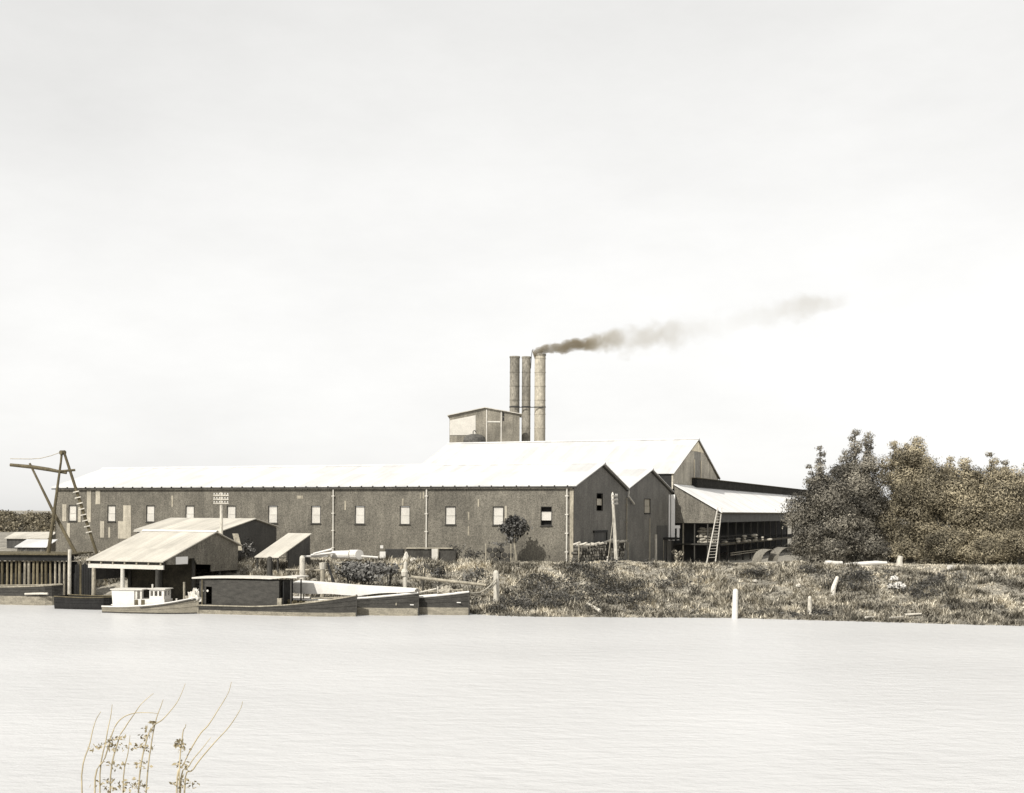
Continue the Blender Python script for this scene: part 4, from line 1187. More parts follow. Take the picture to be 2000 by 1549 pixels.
q = P(630, 1112, 103.4); tag(MB().tube([q, q + UP * 0.55], [0.24, 0.28], 10).build('post_collar', 'pale_wood'), 'pale wooden collar on the grey mooring post', 'collar')
post(791, 1097, 1142, 103.0, 0.17, 'pale_wood', 'weathered pale mooring post with swollen middle behind the awning barge', lean=1, group='mooring posts')
q = P(790, 1125, 103.0); tag(MB().tube([q, q + UP * 0.35, q + UP * 0.6], [0.25, 0.30, 0.18], 9).build('post_collar', 'pale_wood'), 'pale bulging collar on the weathered mooring post', 'collar')
post(970, 1114, 1140, 100.6, 0.24, 'pale_wood', 'pale stubby mooring post where the ropes of the open barge end', lean=-1.5, group='mooring posts')
q1_ = P(970, 1130, 100.4)
for k, dz_ in enumerate((0.0, -0.28)):
    pts = []
    for i in range(9):
        f = i / 8; p = bowp.lerp(q1_ + UP * dz_, f); p.z -= 0.45 * math.sin(math.pi * f) * (1 + 0.3 * k); pts.append(p)
    tag(MB().tube(pts, 0.055, 6).build('mooring_rope', 'rope'), ['upper pale mooring rope from the open barge to the stubby post', 'lower slack mooring rope from the open barge to the stubby post'][k], 'rope')
a_, b_ = P(803, 1127, 102.2), P(950, 1143, 100.5)
tag(MB().tube([a_, b_], [0.14, 0.12], 8).build('long_timber', 'grey_wood'), 'long grey timber lying behind the open barge towards the stubby post', 'timber')
a_, b_ = P(558, 1113, 104.2), P(705, 1115, 104.2)
tag(MB().tube([a_, b_], [0.09, 0.09], 7).build('rail_timber', 'grey_wood'), 'thin horizontal rail running behind the pale mooring posts', 'rail')
a_, b_ = P(640, 1100, 103.9), P(652, 1140, 103.0)
tag(MB().tube([a_, b_], [0.1, 0.13], 7).build('leaning_prop', 'tarred'), 'dark prop leaning beside the broadleaf shrub', 'prop')

post(1435, 1150, 1212, 94.2, 0.22, 'white', 'tall white rounded post at the water edge right of centre', 'river_post', lean=1.5)
post(1581.5, 1164, 1192, 95.0, 0.15, 'pale_wood', 'small pale post in the grass near the water', 'river_post')
q = GP(1624, 1166)
tag(MB().tube([q - UP * 0.2, q + Vector((0.3, 0.5, 0.7)), q + Vector((0.75, 1.1, 1.5))], [0.24, 0.2, 0.14], 8).build('leaning_stump', 'stone'), 'pale leaning stump half way down the bank', 'stump')
q = GP(1757, 1101)
tag(MB().tube([q - UP * 0.2, q + UP * 0.5, q + Vector((0.1, 0, 0.95))], [0.34, 0.26, 0.22], 9).build('tree_stump', 'pale_wood'), 'pale tree stump under the trees at the bank top', 'stump')
for k, (p0_, p1_, y_) in enumerate(((1612, 1645, 1099), (1650, 1732, 1097))):
    a_, b_ = P(p0_, y_, 109.6), P(p1_, y_, 109.9)
    za_, zb1 = tz(a_.x, a_.y) + 0.45, tz(b_.x, b_.y) + 0.5
    a_.z, b_.z = za_, zb1
    m = MB(); c_ = [a_.lerp(b_, f) + UP * random.uniform(-0.03, 0.05) for f in (0, .25, .5, .75, 1)]
    tag(m.tube(c_, [0.16, 0.19, 0.2, 0.19, 0.13], 9).build('fallen_log', 'white'), ['short white log lying at the bank top before the trees', 'long white log lying at the bank top before the trees'][k], 'log')
q = GP(1856, 1116)
tag(MB().obox(q, (0.5, 0.15, 0), (-0.12, 0.4, 0), UP * 0.5).build('white_box', 'white'), 'small white box in the grass at the far right', 'box')
for k, (px, py, s_) in enumerate(((1748, 1136, 0.35), (1757, 1152, 0.5), (1742, 1150, 0.3), (1560, 1148, 0.22), (1475, 1140, 0.2))):
    q = GP(px, py)
    heap(px, q.y, q.z + 0.1, s_, s_ * 0.8, s_ * 0.9, ['upper white rag below the white log', 'wide white rag lower on the right bank', 'small white rag beside the wide one', 'small pale stone between the two river posts', 'pale stone upslope of the tall white post'][k], 'rag' if k < 3 else 'stone', 'white_rag' if k < 3 else 'pale_stone', 'white' if k < 3 else 'stone', 30 + k, 0.3)
for k, (p0_, p1_, y_) in enumerate(((1690, 1718, 1212), (1738, 1765, 1213), (1768, 1800, 1207), (1147, 1172, 1195))):
    a_ = GP(p0_, y_ - (9 if k == 3 else 0)); b_ = GP(p1_, y_ + (4 if k == 3 else -2))
    tag(MB().tube([a_ + UP * 0.22, b_ + UP * 0.2], [0.09, 0.06] if k < 3 else [0.16, 0.14], 7).build('driftwood', 'pale_wood'), ['leftmost pale driftwood stick at the right water edge', 'middle pale driftwood stick at the right water edge', 'rightmost pale driftwood stick at the right water edge', 'thick driftwood log at the water edge below the dark weeds'][k], 'driftwood')

# two curved iron sheets
def curved(px, py, wpx, hpx, Y, a0, a1, label, depth=1.1, rz=0.0):
    c = P(px, py, Y); r = hpx * Y / F
    m = MB(); vs, fs = [], []
    n_ = 14
    ca, sa = math.cos(rz), math.sin(rz)
    for i in range(n_ + 1):
        th = a0 + (a1 - a0) * i / n_
        for (rr_, yy) in ((r, 0), (r, depth), (r - 0.05, depth), (r - 0.05, 0)):
            lx, lz = rr_ * math.cos(th) * wpx / hpx, rr_ * math.sin(th)
            vs.append((c.x + lx * ca - yy * sa, c.y + lx * sa + yy * ca, c.z + lz))
    for i in range(n_):
        for k in range(4): fs.append((4 * i + k, 4 * i + (k + 1) % 4, 4 * i + 4 + (k + 1) % 4, 4 * i + 4 + k))
    fs += [(0, 1, 2, 3), (4 * n_ + 3, 4 * n_ + 2, 4 * n_ + 1, 4 * n_)]
    return tag(m.add(vs, fs).build('curved_iron_sheet', 'shed_wall'), label, 'iron sheet')
curved(1508, 1100, 28, 27, 118, math.radians(75), math.radians(180), 'left curved iron sheet standing on edge by the lean-to', 1.3, 0.5)
curved(1540, 1100, 32, 31, 119, math.radians(85), math.radians(172), 'right curved iron sheet bending towards the trees', 1.2, 0.6)

# white boiler pipe sections, beams and box in front of the river wall
q = P(655, 1084, 113.5)
tag(MB().tube([P(650, 1084, 113.8), P(684, 1083, 113.0)], 0.38, 14).build('pipe_section', 'white'), 'white pipe section lying against the river wall, left of the capped one', 'pipe')
CP = thing('capped_pipe', 'white drum shaped pipe end with dark hole, in front of the river wall', 'pipe', P(694, 1093, 112.6))
MB().tube([P(685, 1083.5, 113.4), P(702, 1083.5, 112.4)], 0.46, 14).build('drum', 'white', CP)
MB().tube([P(692, 1084, 112.36), P(692, 1084, 112.30)], 0.09, 8).build('hole', 'tarred', CP)
for k, (a, b, r_, lab) in enumerate((((607, 1084.5), (652, 1080), 0.13, 'pale beam pointing at the white pipes, left of them'), ((612, 1082), (648, 1073), 0.12, 'raised pale beam leaning towards the downpipe'), ((704, 1086.5), (738, 1089), 0.12, 'short pale beam between the drum pipe and the white box'), ((590, 1087), (640, 1086), 0.10, 'low pale beam behind the thick pale mooring post'))):
    tag(MB().tube([P(a[0], a[1], 112.6), P(b[0], b[1], 112.9)], r_, 6).build('pale_beam', 'white'), lab, 'beam')
tag(MB().obox(P(741.5, 1091, 113.2), (0.52, 0, 0), (0, 0.5, 0), UP * 0.62).build('white_box', 'white'), 'white box on the bank top beside the dark bins', 'box')
tag(MB().obox(P(742.5, 1071, 118.0), (0.28, 0.0, 0), (0, 0.1, 0), UP * 0.28).build('white_plate', 'white'), 'small white plate on the river wall above the white box', 'plate')
BN = thing('timber_bin', 'long low dark timber bins with pale lid along the river wall', 'bin', P(820, 1092, 114.5))
for (p0_, p1_, m_) in ((752, 788, 'interior'), (792, 842, 'dark_wood'), (857, 890, 'dark_wood')):
    a_, b_ = P(p0_, 1092, 114.4), P(p1_, 1092, 114.4)
    MB().obox((a_.x, a_.y, 3.1), (b_.x - a_.x, 0, 0), (0, 1.2, 0), UP * (P(p0_, 1073, 114.4).z - 3.1)).build('box', m_, BN)
a_, b_ = P(793, 1071.5, 114.3), P(884, 1071.5, 114.3)
MB().obox((a_.x, a_.y - 0.05, a_.z), (b_.x - a_.x, 0, 0), (0, 1.4, 0), UP * 0.07).build('lid', 'grey_wood', BN)
a_ = P(843, 1094, 114.1); MB().obox((a_.x, a_.y, 3.2), (0.56, 0, 0), (0, 0.08, 0), UP * (P(843, 1072, 114.1).z - 3.2)).build('pale_door', 'cream', BN)
heap(793, 113.4, 3.35, 0.28, 0.25, 0.85, 'white sack leaning on the dark bins', 'sack', 'white_sack', 'canvas', 50, 0.2)
heap(808, 113.0, 3.3, 0.42, 0.3, 0.42, 'white stone block before the dark bins', 'stone', 'pale_stone', 'stone', 51, 0.3)

# stack of barrels by the small tree
def barrel_mesh():
    V, Fc = [], []
    prof = [(0.0, -0.44), (0.19, -0.44), (0.21, -0.42), (0.25, -0.2), (0.26, 0), (0.25, 0.2), (0.21, 0.42), (0.19, 0.44), (0.0, 0.44)]
    n1 = 12
    for r_, x in prof:
        for i in range(n1): V.append((r_ * math.cos(2 * math.pi * i / n1), x, r_ * math.sin(2 * math.pi * i / n1)))
    for j in range(len(prof) - 1):
        for i in range(n1): Fc.append((j * n1 + i, j * n1 + (i + 1) % n1, (j + 1) * n1 + (i + 1) % n1, (j + 1) * n1 + i))
    me = bpy.data.meshes.new('barrel'); me.from_pydata(V, [], Fc); me.materials.append(MT['dark_wood']); return me
bm_ = barrel_mesh()
cx = P(974, 1090, 115.0)
for r_, cnt in enumerate((4, 4, 3)):
    for i in range(cnt):
        o = bpy.data.objects.new('barrel', bm_); COL.objects.link(o)
        o.location = (cx.x - 0.85 + i * 0.56 + (0.28 if r_ % 2 else 0.0), 115.0 + random.uniform(-0.1, 0.1), tz(cx.x, 115) + 0.26 + r_ * 0.47)
        o.rotation_euler = (0, 0, random.uniform(-0.1, 0.1))
        tag(o, 'dark barrel in the stack lying left of the small tree', 'barrel', 'barrels stacked by the small tree')
for k, px in enumerate((949, 998)):
    q = P(px, 1062, 114.6); tag(MB().tube([(q.x, q.y, 3.2), q], 0.06, 6).build('stack_stake', 'grey_wood'), ['left upright stake holding the barrel stack', 'right upright stake holding the barrel stack'][k], 'stake')
shrub(975, 1067, 44, 9, 115.3, 'pale topped weeds growing over the barrel stack', dens=120, ll=0.22, lw=0.1, tone=0.55)

# firewood stacked along gable front 1
def log_mesh(end):
    m = MB().tube([(0, -0.28, 0), (0, 0.28, 0)], 0.15, 9, True, 0, 1)
    me = bpy.data.meshes.new('log'); me.from_pydata([tuple(v) for v in m.v], [], m.f)
    me.materials.append(MT['bark']); me.materials.append(MT[end]); me.polygons.foreach_set('material_index', m.mi); return me
lgms = [log_mesh(e) for e in ('bark', 'log_end', 'log_end', 'pale_wood', 'pale_wood', 'dark_wood')]
ang = math.atan2(EOUT.y, EOUT.x) - math.pi / 2
t0_, t1_ = t_at(1124, -1.1), t_at(1219, -1.1)
for sec, (ta, tb) in enumerate(((t0_, t0_ + (t1_ - t0_) * 0.58), (t0_ + (t1_ - t0_) * 0.63, t1_))):
    ncol = int((tb - ta) / 0.33)
    for r_ in range(5 if sec == 0 else 6):
        for i in range(ncol - (1 if r_ % 2 else 0)):
            if r_ >= 4 and random.random() < 0.35: continue
            t = ta + 0.16 + i * 0.33 + (0.165 if r_ % 2 else 0)
            p = M(t, -1.0 + random.uniform(-0.12, 0.12), 0)
            o = bpy.data.objects.new('firewood_log', random.choice(lgms)); COL.objects.link(o)
            o.location = (p.x, p.y, tz(p.x, p.y) + 0.30 + r_ * 0.275)
            o.rotation_euler = (random.uniform(-.04, .04), random.uniform(0, 6.28), ang + random.uniform(-.05, .05))
            k = random.uniform(0.8, 1.08); o.scale = (k, 1.0, k)
            tag(o, ['short log in the longer firewood stack, left of the leaning pole', 'short log in the firewood stack behind the leaning pole'][sec], 'log', ['firewood logs of the longer stack', 'firewood logs of the stack behind the pole'][sec])
for k, t in enumerate((t0_ - 0.15, t0_ + (t1_ - t0_) * 0.605, t1_ + 0.15)):
    p = M(t, -1.5, 0); zg = tz(p.x, p.y)
    tag(MB().tube([(p.x, p.y, zg - 0.2), (p.x, p.y, zg + 1.9)], 0.06, 6).build('stack_stake', 'grey_wood'), ['stake at the left end of the firewood', 'stake between the two firewood stacks', 'stake at the right end of the firewood'][k], 'stake')
for sec, (ta, tb) in enumerate(((t0_, t0_ + (t1_ - t0_) * 0.58), (t0_ + (t1_ - t0_) * 0.63, t1_))):     # bearers below, split billets thrown on top
    p, q = M(ta, -1.3, 0), M(tb, -1.3, 0)
    tag(MB().tube([(p.x, p.y, tz(p.x, p.y) + 0.06), (q.x, q.y, tz(q.x, q.y) + 0.06)], 0.08, 6).build('bearer', 'tarred'), ['dark bearer under the longer firewood stack', 'dark bearer under the shorter firewood stack'][sec], 'bearer')
    for i in range(9):
        t = ta + (tb - ta) * (i + 0.5) / 9; p = M(t, -1.05, 0); z = tz(p.x, p.y) + (1.60 if sec == 0 else 1.85) + random.uniform(0, .12)
        dv = (G * random.uniform(-0.5, 0.5) + EOUT * 0.5 + UP * random.uniform(-.1, .25))
        tag(MB().tube([p + UP * (z - p.z) - dv * 0.6, p + UP * (z - p.z) + dv * 0.8], [0.10, 0.12], 6).build('billet', 'pale_wood'), ['pale split billet lying on the longer firewood stack', 'pale split billet lying on the stack behind the pole'][sec], 'billet', ['billets on the longer stack', 'billets on the shorter stack'][sec])

# leaning service pole with end-on crossarms and a guy wire
UPl = thing('utility_pole', 'leaning pale utility pole with short crossarms in front of the gables', 'pole', P(1203.5, 1097, 113.5))
pb, ptp = P(1204, 1099, 113.5), P(1196.5, 961, 113.5)
MB().tube([pb - UP * 0.3, pb.lerp(ptp, 0.5), ptp - UP * 0.25, ptp], [0.18, 0.15, 0.12, 0.03], 10).build('shaft', 'pale_wood', UPl)
for i in range(3):
    c = pb.lerp(ptp, 0.945 - i * 0.055); dv = Vector((0.42, 0.90, 0)) * 0.75
    ar = MB().obox(c - dv + Vector((0.10, -0.12, -0.06)), dv * 2, Vector((0.09, -0.04, 0)), UP * 0.12).build('crossarm', 'cream', UPl)
    for f in (-0.9, -0.45, 0.45, 0.9):
        q = c + dv * f + Vector((0.14, -0.14, 0.06)); MB().tube([q, q + UP * 0.09, q + UP * 0.14], [0.03, 0.05, 0.03], 6).build('insulator', 'white', ar)
q = P(1186.5, 1094, 112.0)
MB().tube([pb.lerp(ptp, 0.70), q - UP * 0.2], 0.024, 5).build('guy_wire', 'rope', UPl)
qq = q.copy(); MB().tube([qq - UP * 0.3, qq + UP * 0.35], [0.10, 0.06], 6).build('guy_anchor', 'pale_wood', UPl)

# telegraph pole between the boat shed and the workshop
tp0 = P(432, 1060, 111.1)
TP = thing('telegraph_pole', 'pale telegraph pole with three crossarms rising behind the boat shed roof', 'pole', (tp0.x, tp0.y, 2.4))
top = P(432, 962, 111.1)
MB().tube([(tp0.x, tp0.y, 1.8), (tp0.x, tp0.y, top.z)], [0.17, 0.13], 9).build('shaft', 'pale_wood', TP)
for i in range(3):
    z = top.z - 0.25 - i * 0.36
    ar = MB().obox((tp0.x - 0.68, tp0.y - 0.20, z - 0.05), (1.36, 0.0, 0), (0, 0.09, 0), UP * 0.10).build('crossarm', 'pale_wood', TP)
    for k in range(6):
        x = tp0.x - 0.6 + k * 0.24
        MB().tube([(x, tp0.y - 0.155, z + 0.05), (x, tp0.y - 0.155, z + 0.12), (x, tp0.y - 0.155, z + 0.2)], [0.03, 0.055, 0.04], 6).build('insulator', 'white', ar)

# ================================================================== TREES AND PLANTS
def tree(label, px, base, top, hwpx, Y, spires=(), mat='tree_dark', tone=0.35, ncl=34, dens=620, group=None, ll=0.25, lw=0.10):
    ncl = int(ncl * 1.45)
    b = P(px, base, Y); zt = P(px, top, Y).z; k = Y / F
    zg = tz(b.x, Y); hw = hwpx * k; h = zt - zg
    Tt = thing('tree', label, 'tree', (b.x, Y, zg), group)
    cl = []
    for i in range(ncl):
        f = (i + random.random()) / ncl
        wz = hw * (1.12 if f < 0.55 else 1.12 * math.sqrt(max(0.08, 1 - ((f - 0.55) / 0.5) ** 2)))
        a_ = random.uniform(0, 6.28); q = math.sqrt(random.random())
        r_ = random.uniform(0.7, 1.75) * (0.75 if f > 0.85 else 1)
        cl.append((b.x + (wz - r_ * 0.5) * q * math.cos(a_), Y + (wz - r_ * 0.5) * q * math.sin(a_) * 0.7, zg + 0.4 + (h - 1.2) * f, r_ * 1.15, r_, r_ * 0.85, tone + random.choice((-0.3, -0.15, 0.0, 0.15, 0.42)) + random.uniform(-0.12, 0.12)))
    for (sx, sy, r0) in spires:
        tpz = P(sx, sy, Y).z; sxw = P(sx, sy, Y).x
        z = zg + h * 0.55
        n_ = int((tpz - z) / 0.55)
        for i in range(n_):
            f = i / max(1, n_ - 1); r_ = r0 * (1 - 0.55 * f) * random.uniform(0.75, 1.2)
            x0s = b.x + (sxw - b.x) * 0.75
            cl.append((x0s + (sxw - x0s) * f + random.uniform(-.25, .25), Y + random.uniform(-.3, .3), z + (tpz - z) * f - r_ * 0.4, r_, r_, r_ * 0.75, tone + 0.15 + random.uniform(-0.25, 0.3)))
    V, Fc, T_ = leaf_cloud(cl, dens, ll, lw, 0.4, 0.85)
    raw_mesh('crown', V, Fc, mat, T_, Tt)
    tr = MB()
    tr.tube([(b.x, Y, zg - 0.3), (b.x + 0.15, Y, zg + h * 0.3), (b.x - 0.1, Y, zg + h * 0.6), (b.x, Y, zg + h * 0.85)], [0.38, 0.28, 0.18, 0.06], 8)
    for i in range(9):
        c = random.choice(cl); z0_l = zg + h * random.uniform(0.2, 0.6)
        p0_, p1_ = Vector((b.x, Y, z0_l)), Vector(c[:3])
        tr.tube([p0_, p0_.lerp(p1_, 0.5) + UP * 0.2, p1_], [0.12, 0.08, 0.02], 5)
    for (sx, sy, r0) in spires:
        p1_ = P(sx, sy, Y); p0_ = Vector((b.x, Y, zg + h * 0.4)); tr.tube([p0_, p0_.lerp(p1_, 0.5) + Vector((0.2, 0, 0.3)), p1_], [0.14, 0.09, 0.02], 5)
    tr.build('trunk', 'bark', Tt)
    return Tt
tree('dark tree beside the lean-to with two thin feathery spires at its left', 1605, 1090, 915, 58, 127, ((1600, 872, 0.95), (1583, 908, 0.85)), tone=0.28, group='trees on the right bank')
tree('tallest dark tree with twin tufted spires', 1668, 1090, 892, 62, 131, ((1668, 841, 1.25), (1697, 846, 1.35), (1648, 880, 1.2)), tone=0.33, ncl=38, group='trees on the right bank')
tree('broad rounded brown tree right of the twin spired one', 1778, 1090, 870, 78, 132, ((1795, 856, 1.7), (1748, 864, 1.5), (1770, 868, 1.4)), 'tree_mid', 0.38, 46, group='trees on the right bank')
tree('brown tree with a sloping right shoulder, lower than the rounded one', 1840, 1090, 902, 48, 130, ((1856, 893, 1.3),), 'tree_mid', 0.40, 32, group='trees on the right bank')
tree('lower brown tree right of the gap in the tree line', 1893, 1090, 905, 50, 129, ((1888, 897, 1.5),), 'tree_mid', 0.42, 34, group='trees on the right bank')
tree('brown tree near the right picture edge with one raised tuft', 1952, 1090, 908, 52, 128, ((1936, 884, 1.2), (1966, 900, 1.2)), 'tree_mid', 0.42, 34, group='trees on the right bank')
tree('rightmost brown tree cut by the picture edge', 2016, 1090, 915, 58, 130, ((2010, 905, 1.3),), 'tree_mid', 0.40, 34, group='trees on the right bank')
for k, (px, py, w_, h_, Y, lab, m_) in enumerate(((1572, 1094, 62, 74, 121, 'dark bush filling the corner under the left end of the trees', 'tree_dark'), (1630, 1096, 80, 46, 120.5, 'dark bush below the feathery spired tree', 'tree_dark'), (1700, 1096, 84, 62, 119.5, 'dark bush below the tallest tree behind the white log', 'tree_dark'), (1775, 1097, 84, 42, 119, 'brown bush behind the pale tree stump', 'tree_mid'), (1850, 1098, 90, 68, 118.5, 'brown bush behind the small white box', 'tree_mid'), (1925, 1098, 84, 50, 118, 'brown bush at the bank top near the right edge', 'tree_mid'), (1992, 1098, 90, 72, 118, 'rightmost brown bush cut by the picture edge', 'tree_mid'))):
    shrub(px, py, w_, h_, Y, lab, m_, 460, 0.24, 0.10, 'bushes under the trees', 16, 0.20)  # low leaf tone stands for the deep shade under the trees

# small tree in front of the river wall
b = P(1007, 1096, 116.2); zg = tz(b.x, b.y)
ST = thing('small_tree', 'small round headed tree with bare pale trunk before the river wall', 'tree', (b.x, b.y, zg))
tpz = P(1004, 1055, 116.2)
MB().tube([(b.x + 0.12, b.y, zg - 0.2), (b.x, b.y, zg + 0.9), (tpz.x, b.y, tpz.z), (tpz.x + 0.1, b.y, tpz.z + 0.9)], [0.12, 0.10, 0.08, 0.03], 8).build('trunk', 'grey_wood', ST)
cl = []
for (px, py, r_) in ((1004, 1046, .5), (994, 1038, .45), (1014, 1037, .5), (1022, 1030, .45), (990, 1028, .42), (1004, 1026, .55), (1012, 1018, .42), (998, 1017, .42), (1021, 1022, .36), (1000, 1055, .34), (985, 1034, .32), (1005, 1012, .32)):
    q = P(px, py, 116.2); cl.append((q.x, q.y + random.uniform(-.4, .4), q.z, r_ * 1.75, r_ * 1.5, r_ * 0.95, random.uniform(0.0, 0.5)))
V, Fc, T_ = leaf_cloud(cl, 330, 0.32, 0.17, 0.6, 0.5)
raw_mesh('crown', V, Fc, 'shrub_leaf', T_, ST)

# shrubs on the bank
for a in ((710, 1142, 120, 46, 104.6, 'wide dark broadleaf shrub with glinting leaves behind the white awning', 'shrub_leaf', 150, 0.30, 0.17, None, 26, 0.38),
          (682, 1118, 50, 22, 105.6, 'low leafy shrub beside the leaning prop', 'shrub_leaf', 150, 0.28, 0.15, None, 8, 0.4),
          (760, 1126, 60, 28, 105.8, 'leafy shrub left of the weathered mooring post', 'shrub_leaf', 150, 0.28, 0.15, None, 10, 0.4),
          (854, 1132, 42, 34, 104.0, 'round dark bush alone on the bank above the long timber', 'shrub_leaf', 150, 0.24, 0.1, None, 9, 0.12),
          (925, 1138, 70, 34, 103.5, 'dark ragged bush above the stubby mooring post', 'weed_leaf', 130, 0.26, 0.12, None, 10, 0.3),
          (826, 1118, 40, 20, 105.5, 'small bush right of the weathered mooring post', 'weed_leaf', 140, 0.24, 0.11, None, 7, 0.35),
          (892, 1094, 44, 36, 115.6, 'small dark conical bush at the right end of the bins', 'weed_leaf', 150, 0.22, 0.1, None, 7, 0.25),
          (925, 1094, 56, 26, 115.6, 'low dark weeds between the bins and the barrel stack', 'weed_leaf', 150, 0.22, 0.1, None, 9, 0.25),
          (1323, 1098, 26, 26, 143.0, 'pale bush at the foot of the loading landing', 'grass', 150, 0.26, 0.1, None, 8, 0.7)):
    shrub(*a)

# broad-leaved weeds in dark patches on the slope (one mass)
cl = []
def patch(px, py, w_, h_, cnt, r0=0.6, tone=0.22):
    for i in range(cnt):
        a_ = random.uniform(0, 6.28); q = math.sqrt(random.random())
        g_ = GP(px + w_ / 2 * q * math.cos(a_), py + h_ / 2 * q * math.sin(a_))
        r_ = r0 * random.uniform(0.6, 1.4)
        cl.append((g_.x, g_.y, g_.z + r_ * 0.55, r_, r_, r_ * 0.6, tone + random.uniform(-0.25, 0.3)))
patch(1150, 1155, 230, 60, 90); patch(1060, 1180, 140, 30, 36); patch(1230, 1165, 90, 45, 26); patch(980, 1190, 130, 24, 40, 0.4)
patch(1130, 1113, 60, 18, 14); patch(1190, 1112, 40, 14, 8); patch(1165, 1192, 60, 10, 12, 0.35); patch(1050, 1140, 50, 20, 8)
patch(1420, 1105, 30, 10, 5, 0.35); patch(1265, 1102, 14, 10, 3, 0.35); patch(1340, 1140, 120, 30, 14); patch(1290, 1195, 200, 12, 26, 0.3)
patch(1500, 1202, 200, 8, 26, 0.28); patch(1600, 1203, 60, 10, 12, 0.4); patch(1650, 1145, 120, 30, 18); patch(1820, 1155, 150, 40, 24); patch(1900, 1190, 120, 14, 14, 0.3); patch(1700, 1130, 80, 20, 10)
patch(1850, 1135, 60, 20, 8); patch(1480, 1130, 70, 20, 8); patch(1580, 1125, 60, 16, 8); patch(1720, 1190, 120, 8, 10, 0.25)
V, Fc, T_ = leaf_cloud(cl, 170, 0.20, 0.10, 0.1)
o = raw_mesh('weeds', V, Fc, 'weed_leaf', T_, loc=(8, 100, 0)); tag(o, 'dark broad leaved weeds in patches on the grassy bank', 'weeds', kind='stuff')

# rough grass over the bank
def inside_buildings(x, y):
    dx, dy = x - ORG.x, y - ORG.y
    t = dx * G.x + dy * G.y; s = dx * L.x + dy * L.y
    r = (t > -0.2) & (s > -0.15) & (s < LEN + 1)
    r |= (t > T3a - 0.5) & (s > -DL - 0.2) & (s <= 0)
    for (fr, ta, tb, sa, sb) in ((c0, -0.5, 10.6, -0.3, 7.6), (c1, -0.2, 9.2, -0.2, 9.8)):
        dx, dy = x - fr.x, y - fr.y
        t = dx * G.x + dy * G.y; s = dx * L.x + dy * L.y
        r |= (t > ta) & (t < tb) & (s > sa) & (s < sb)
    return r
NT = 92000
gx = rng.uniform(-48, 62, NT)
gu = rng.beta(1.05, 1.5, NT) * 36 + 0.25 + 0.3 * rng.random(NT)
gy = np.interp(gx, WX, WY) + gu
keep = ~inside_buildings(gx, gy) & (gy < 140) & ((gx > -24.5) | (gy > 110))
gx, gy, gu = gx[keep], gy[keep], gu[keep]
gz_ = terrain(gx, gy)
cover = 0.8 * bumps(gx * 1.7 + 40, gy * 1.7) + 0.8 * bumps(gx * 5.1, gy * 4.7 + 9) + 0.15 * rng.normal(size=len(gx))
plateau = smooth((gu - 14) / 4)
hgt = np.clip(0.27 + 0.24 * cover, 0.08, 0.75) * (1 - 0.68 * plateau) * rng.uniform(0.6, 1.3, len(gx))
tone0 = np.clip(0.42 - 0.42 * (bumps(gx * 2.3 + 7, gy * 2.0) + 0.2) - 0.45 * bumps(gx * 5.7, gy * 5.0 + 3) + 0.20 * plateau + 0.10 * rng.normal(size=len(gx)) - 0.25 * np.exp(-gu / 1.2), 0, 1)
Vs, Ts = [], []
for kblade in range(4):
    n_ = len(gx)
    a_ = rng.uniform(0, 6.28, n_); ln = rng.uniform(0.3, 1.4, n_) * hgt
    bx = gx + rng.normal(0, 0.13, n_); by = gy + rng.normal(0, 0.13, n_)
    wv = rng.uniform(0.03, 0.08, n_)
    ca, sa = np.cos(a_), np.sin(a_)
    zb2 = gz_ - 0.03
    h2 = hgt * rng.uniform(0.7, 1.25, n_)
    tri = np.stack([np.stack([bx - wv * sa, by + wv * ca, zb2], 1), np.stack([bx + wv * sa, by - wv * ca, zb2], 1), np.stack([bx + ln * ca, by + ln * sa, zb2 + h2], 1)], 1)
    Vs.append(tri.reshape(-1, 3)); Ts.append(np.repeat(np.clip(tone0 + rng.normal(0, 0.13, n_), 0, 1), 3))
V = np.concatenate(Vs)
o = raw_mesh('grass', V, np.arange(len(V)).reshape(-1, 3), 'grass', np.concatenate(Ts), loc=(5, 102, 0))
tag(o, 'rough dry grass covering the river bank', 'grass', kind='stuff')

# stalks on the near bank in front of the camera
def stalk_plant(label, px0, Y, specs, leaves):
    b = P(px0, 1640, Y)
    zg = 5.0 + 0.0
    S = thing('tall_weed', label, 'plant', (b.x, Y, zg - 0.2), 'tall weeds on the near bank')
    for pts in specs:
        path = [P(x, y, Y + random.uniform(-0.02, 0.02)) for x, y in pts]
        root = Vector((b.x + (path[0].x - b.x) * 0.5, Y, zg - 0.2))
        path = [root] + path
        fine = []
        for i in range(len(path) - 1):
            p0, p1, p2, p3 = path[max(i - 1, 0)], path[i], path[i + 1], path[min(i + 2, len(path) - 1)]
            for q in range(5):
                u = q / 5
                fine.append(0.5 * ((2 * p1) + (p2 - p0) * u + (2 * p0 - 5 * p1 + 4 * p2 - p3) * u * u + (3 * p1 - p0 - 3 * p2 + p3) * u ** 3))
        path = fine + [path[-1]]
        n_ = len(path)
        MB().tube(path, [0.0070 - 0.0052 * i / (n_ - 1) for i in range(n_)], 5).build('stem', 'stalk', S)
    cl = []
    for (x, y, r_) in leaves:
        q = P(x, y, Y); cl.append((q.x, q.y, q.z, r_ * 1.6, r_, r_ * 0.8, random.uniform(0.2, 0.6)))
    V, Fc, T_ = leaf_cloud(cl, 9000, 0.034, 0.016)
    raw_mesh('leaves', V, Fc, 'dry_leaf', T_, S)
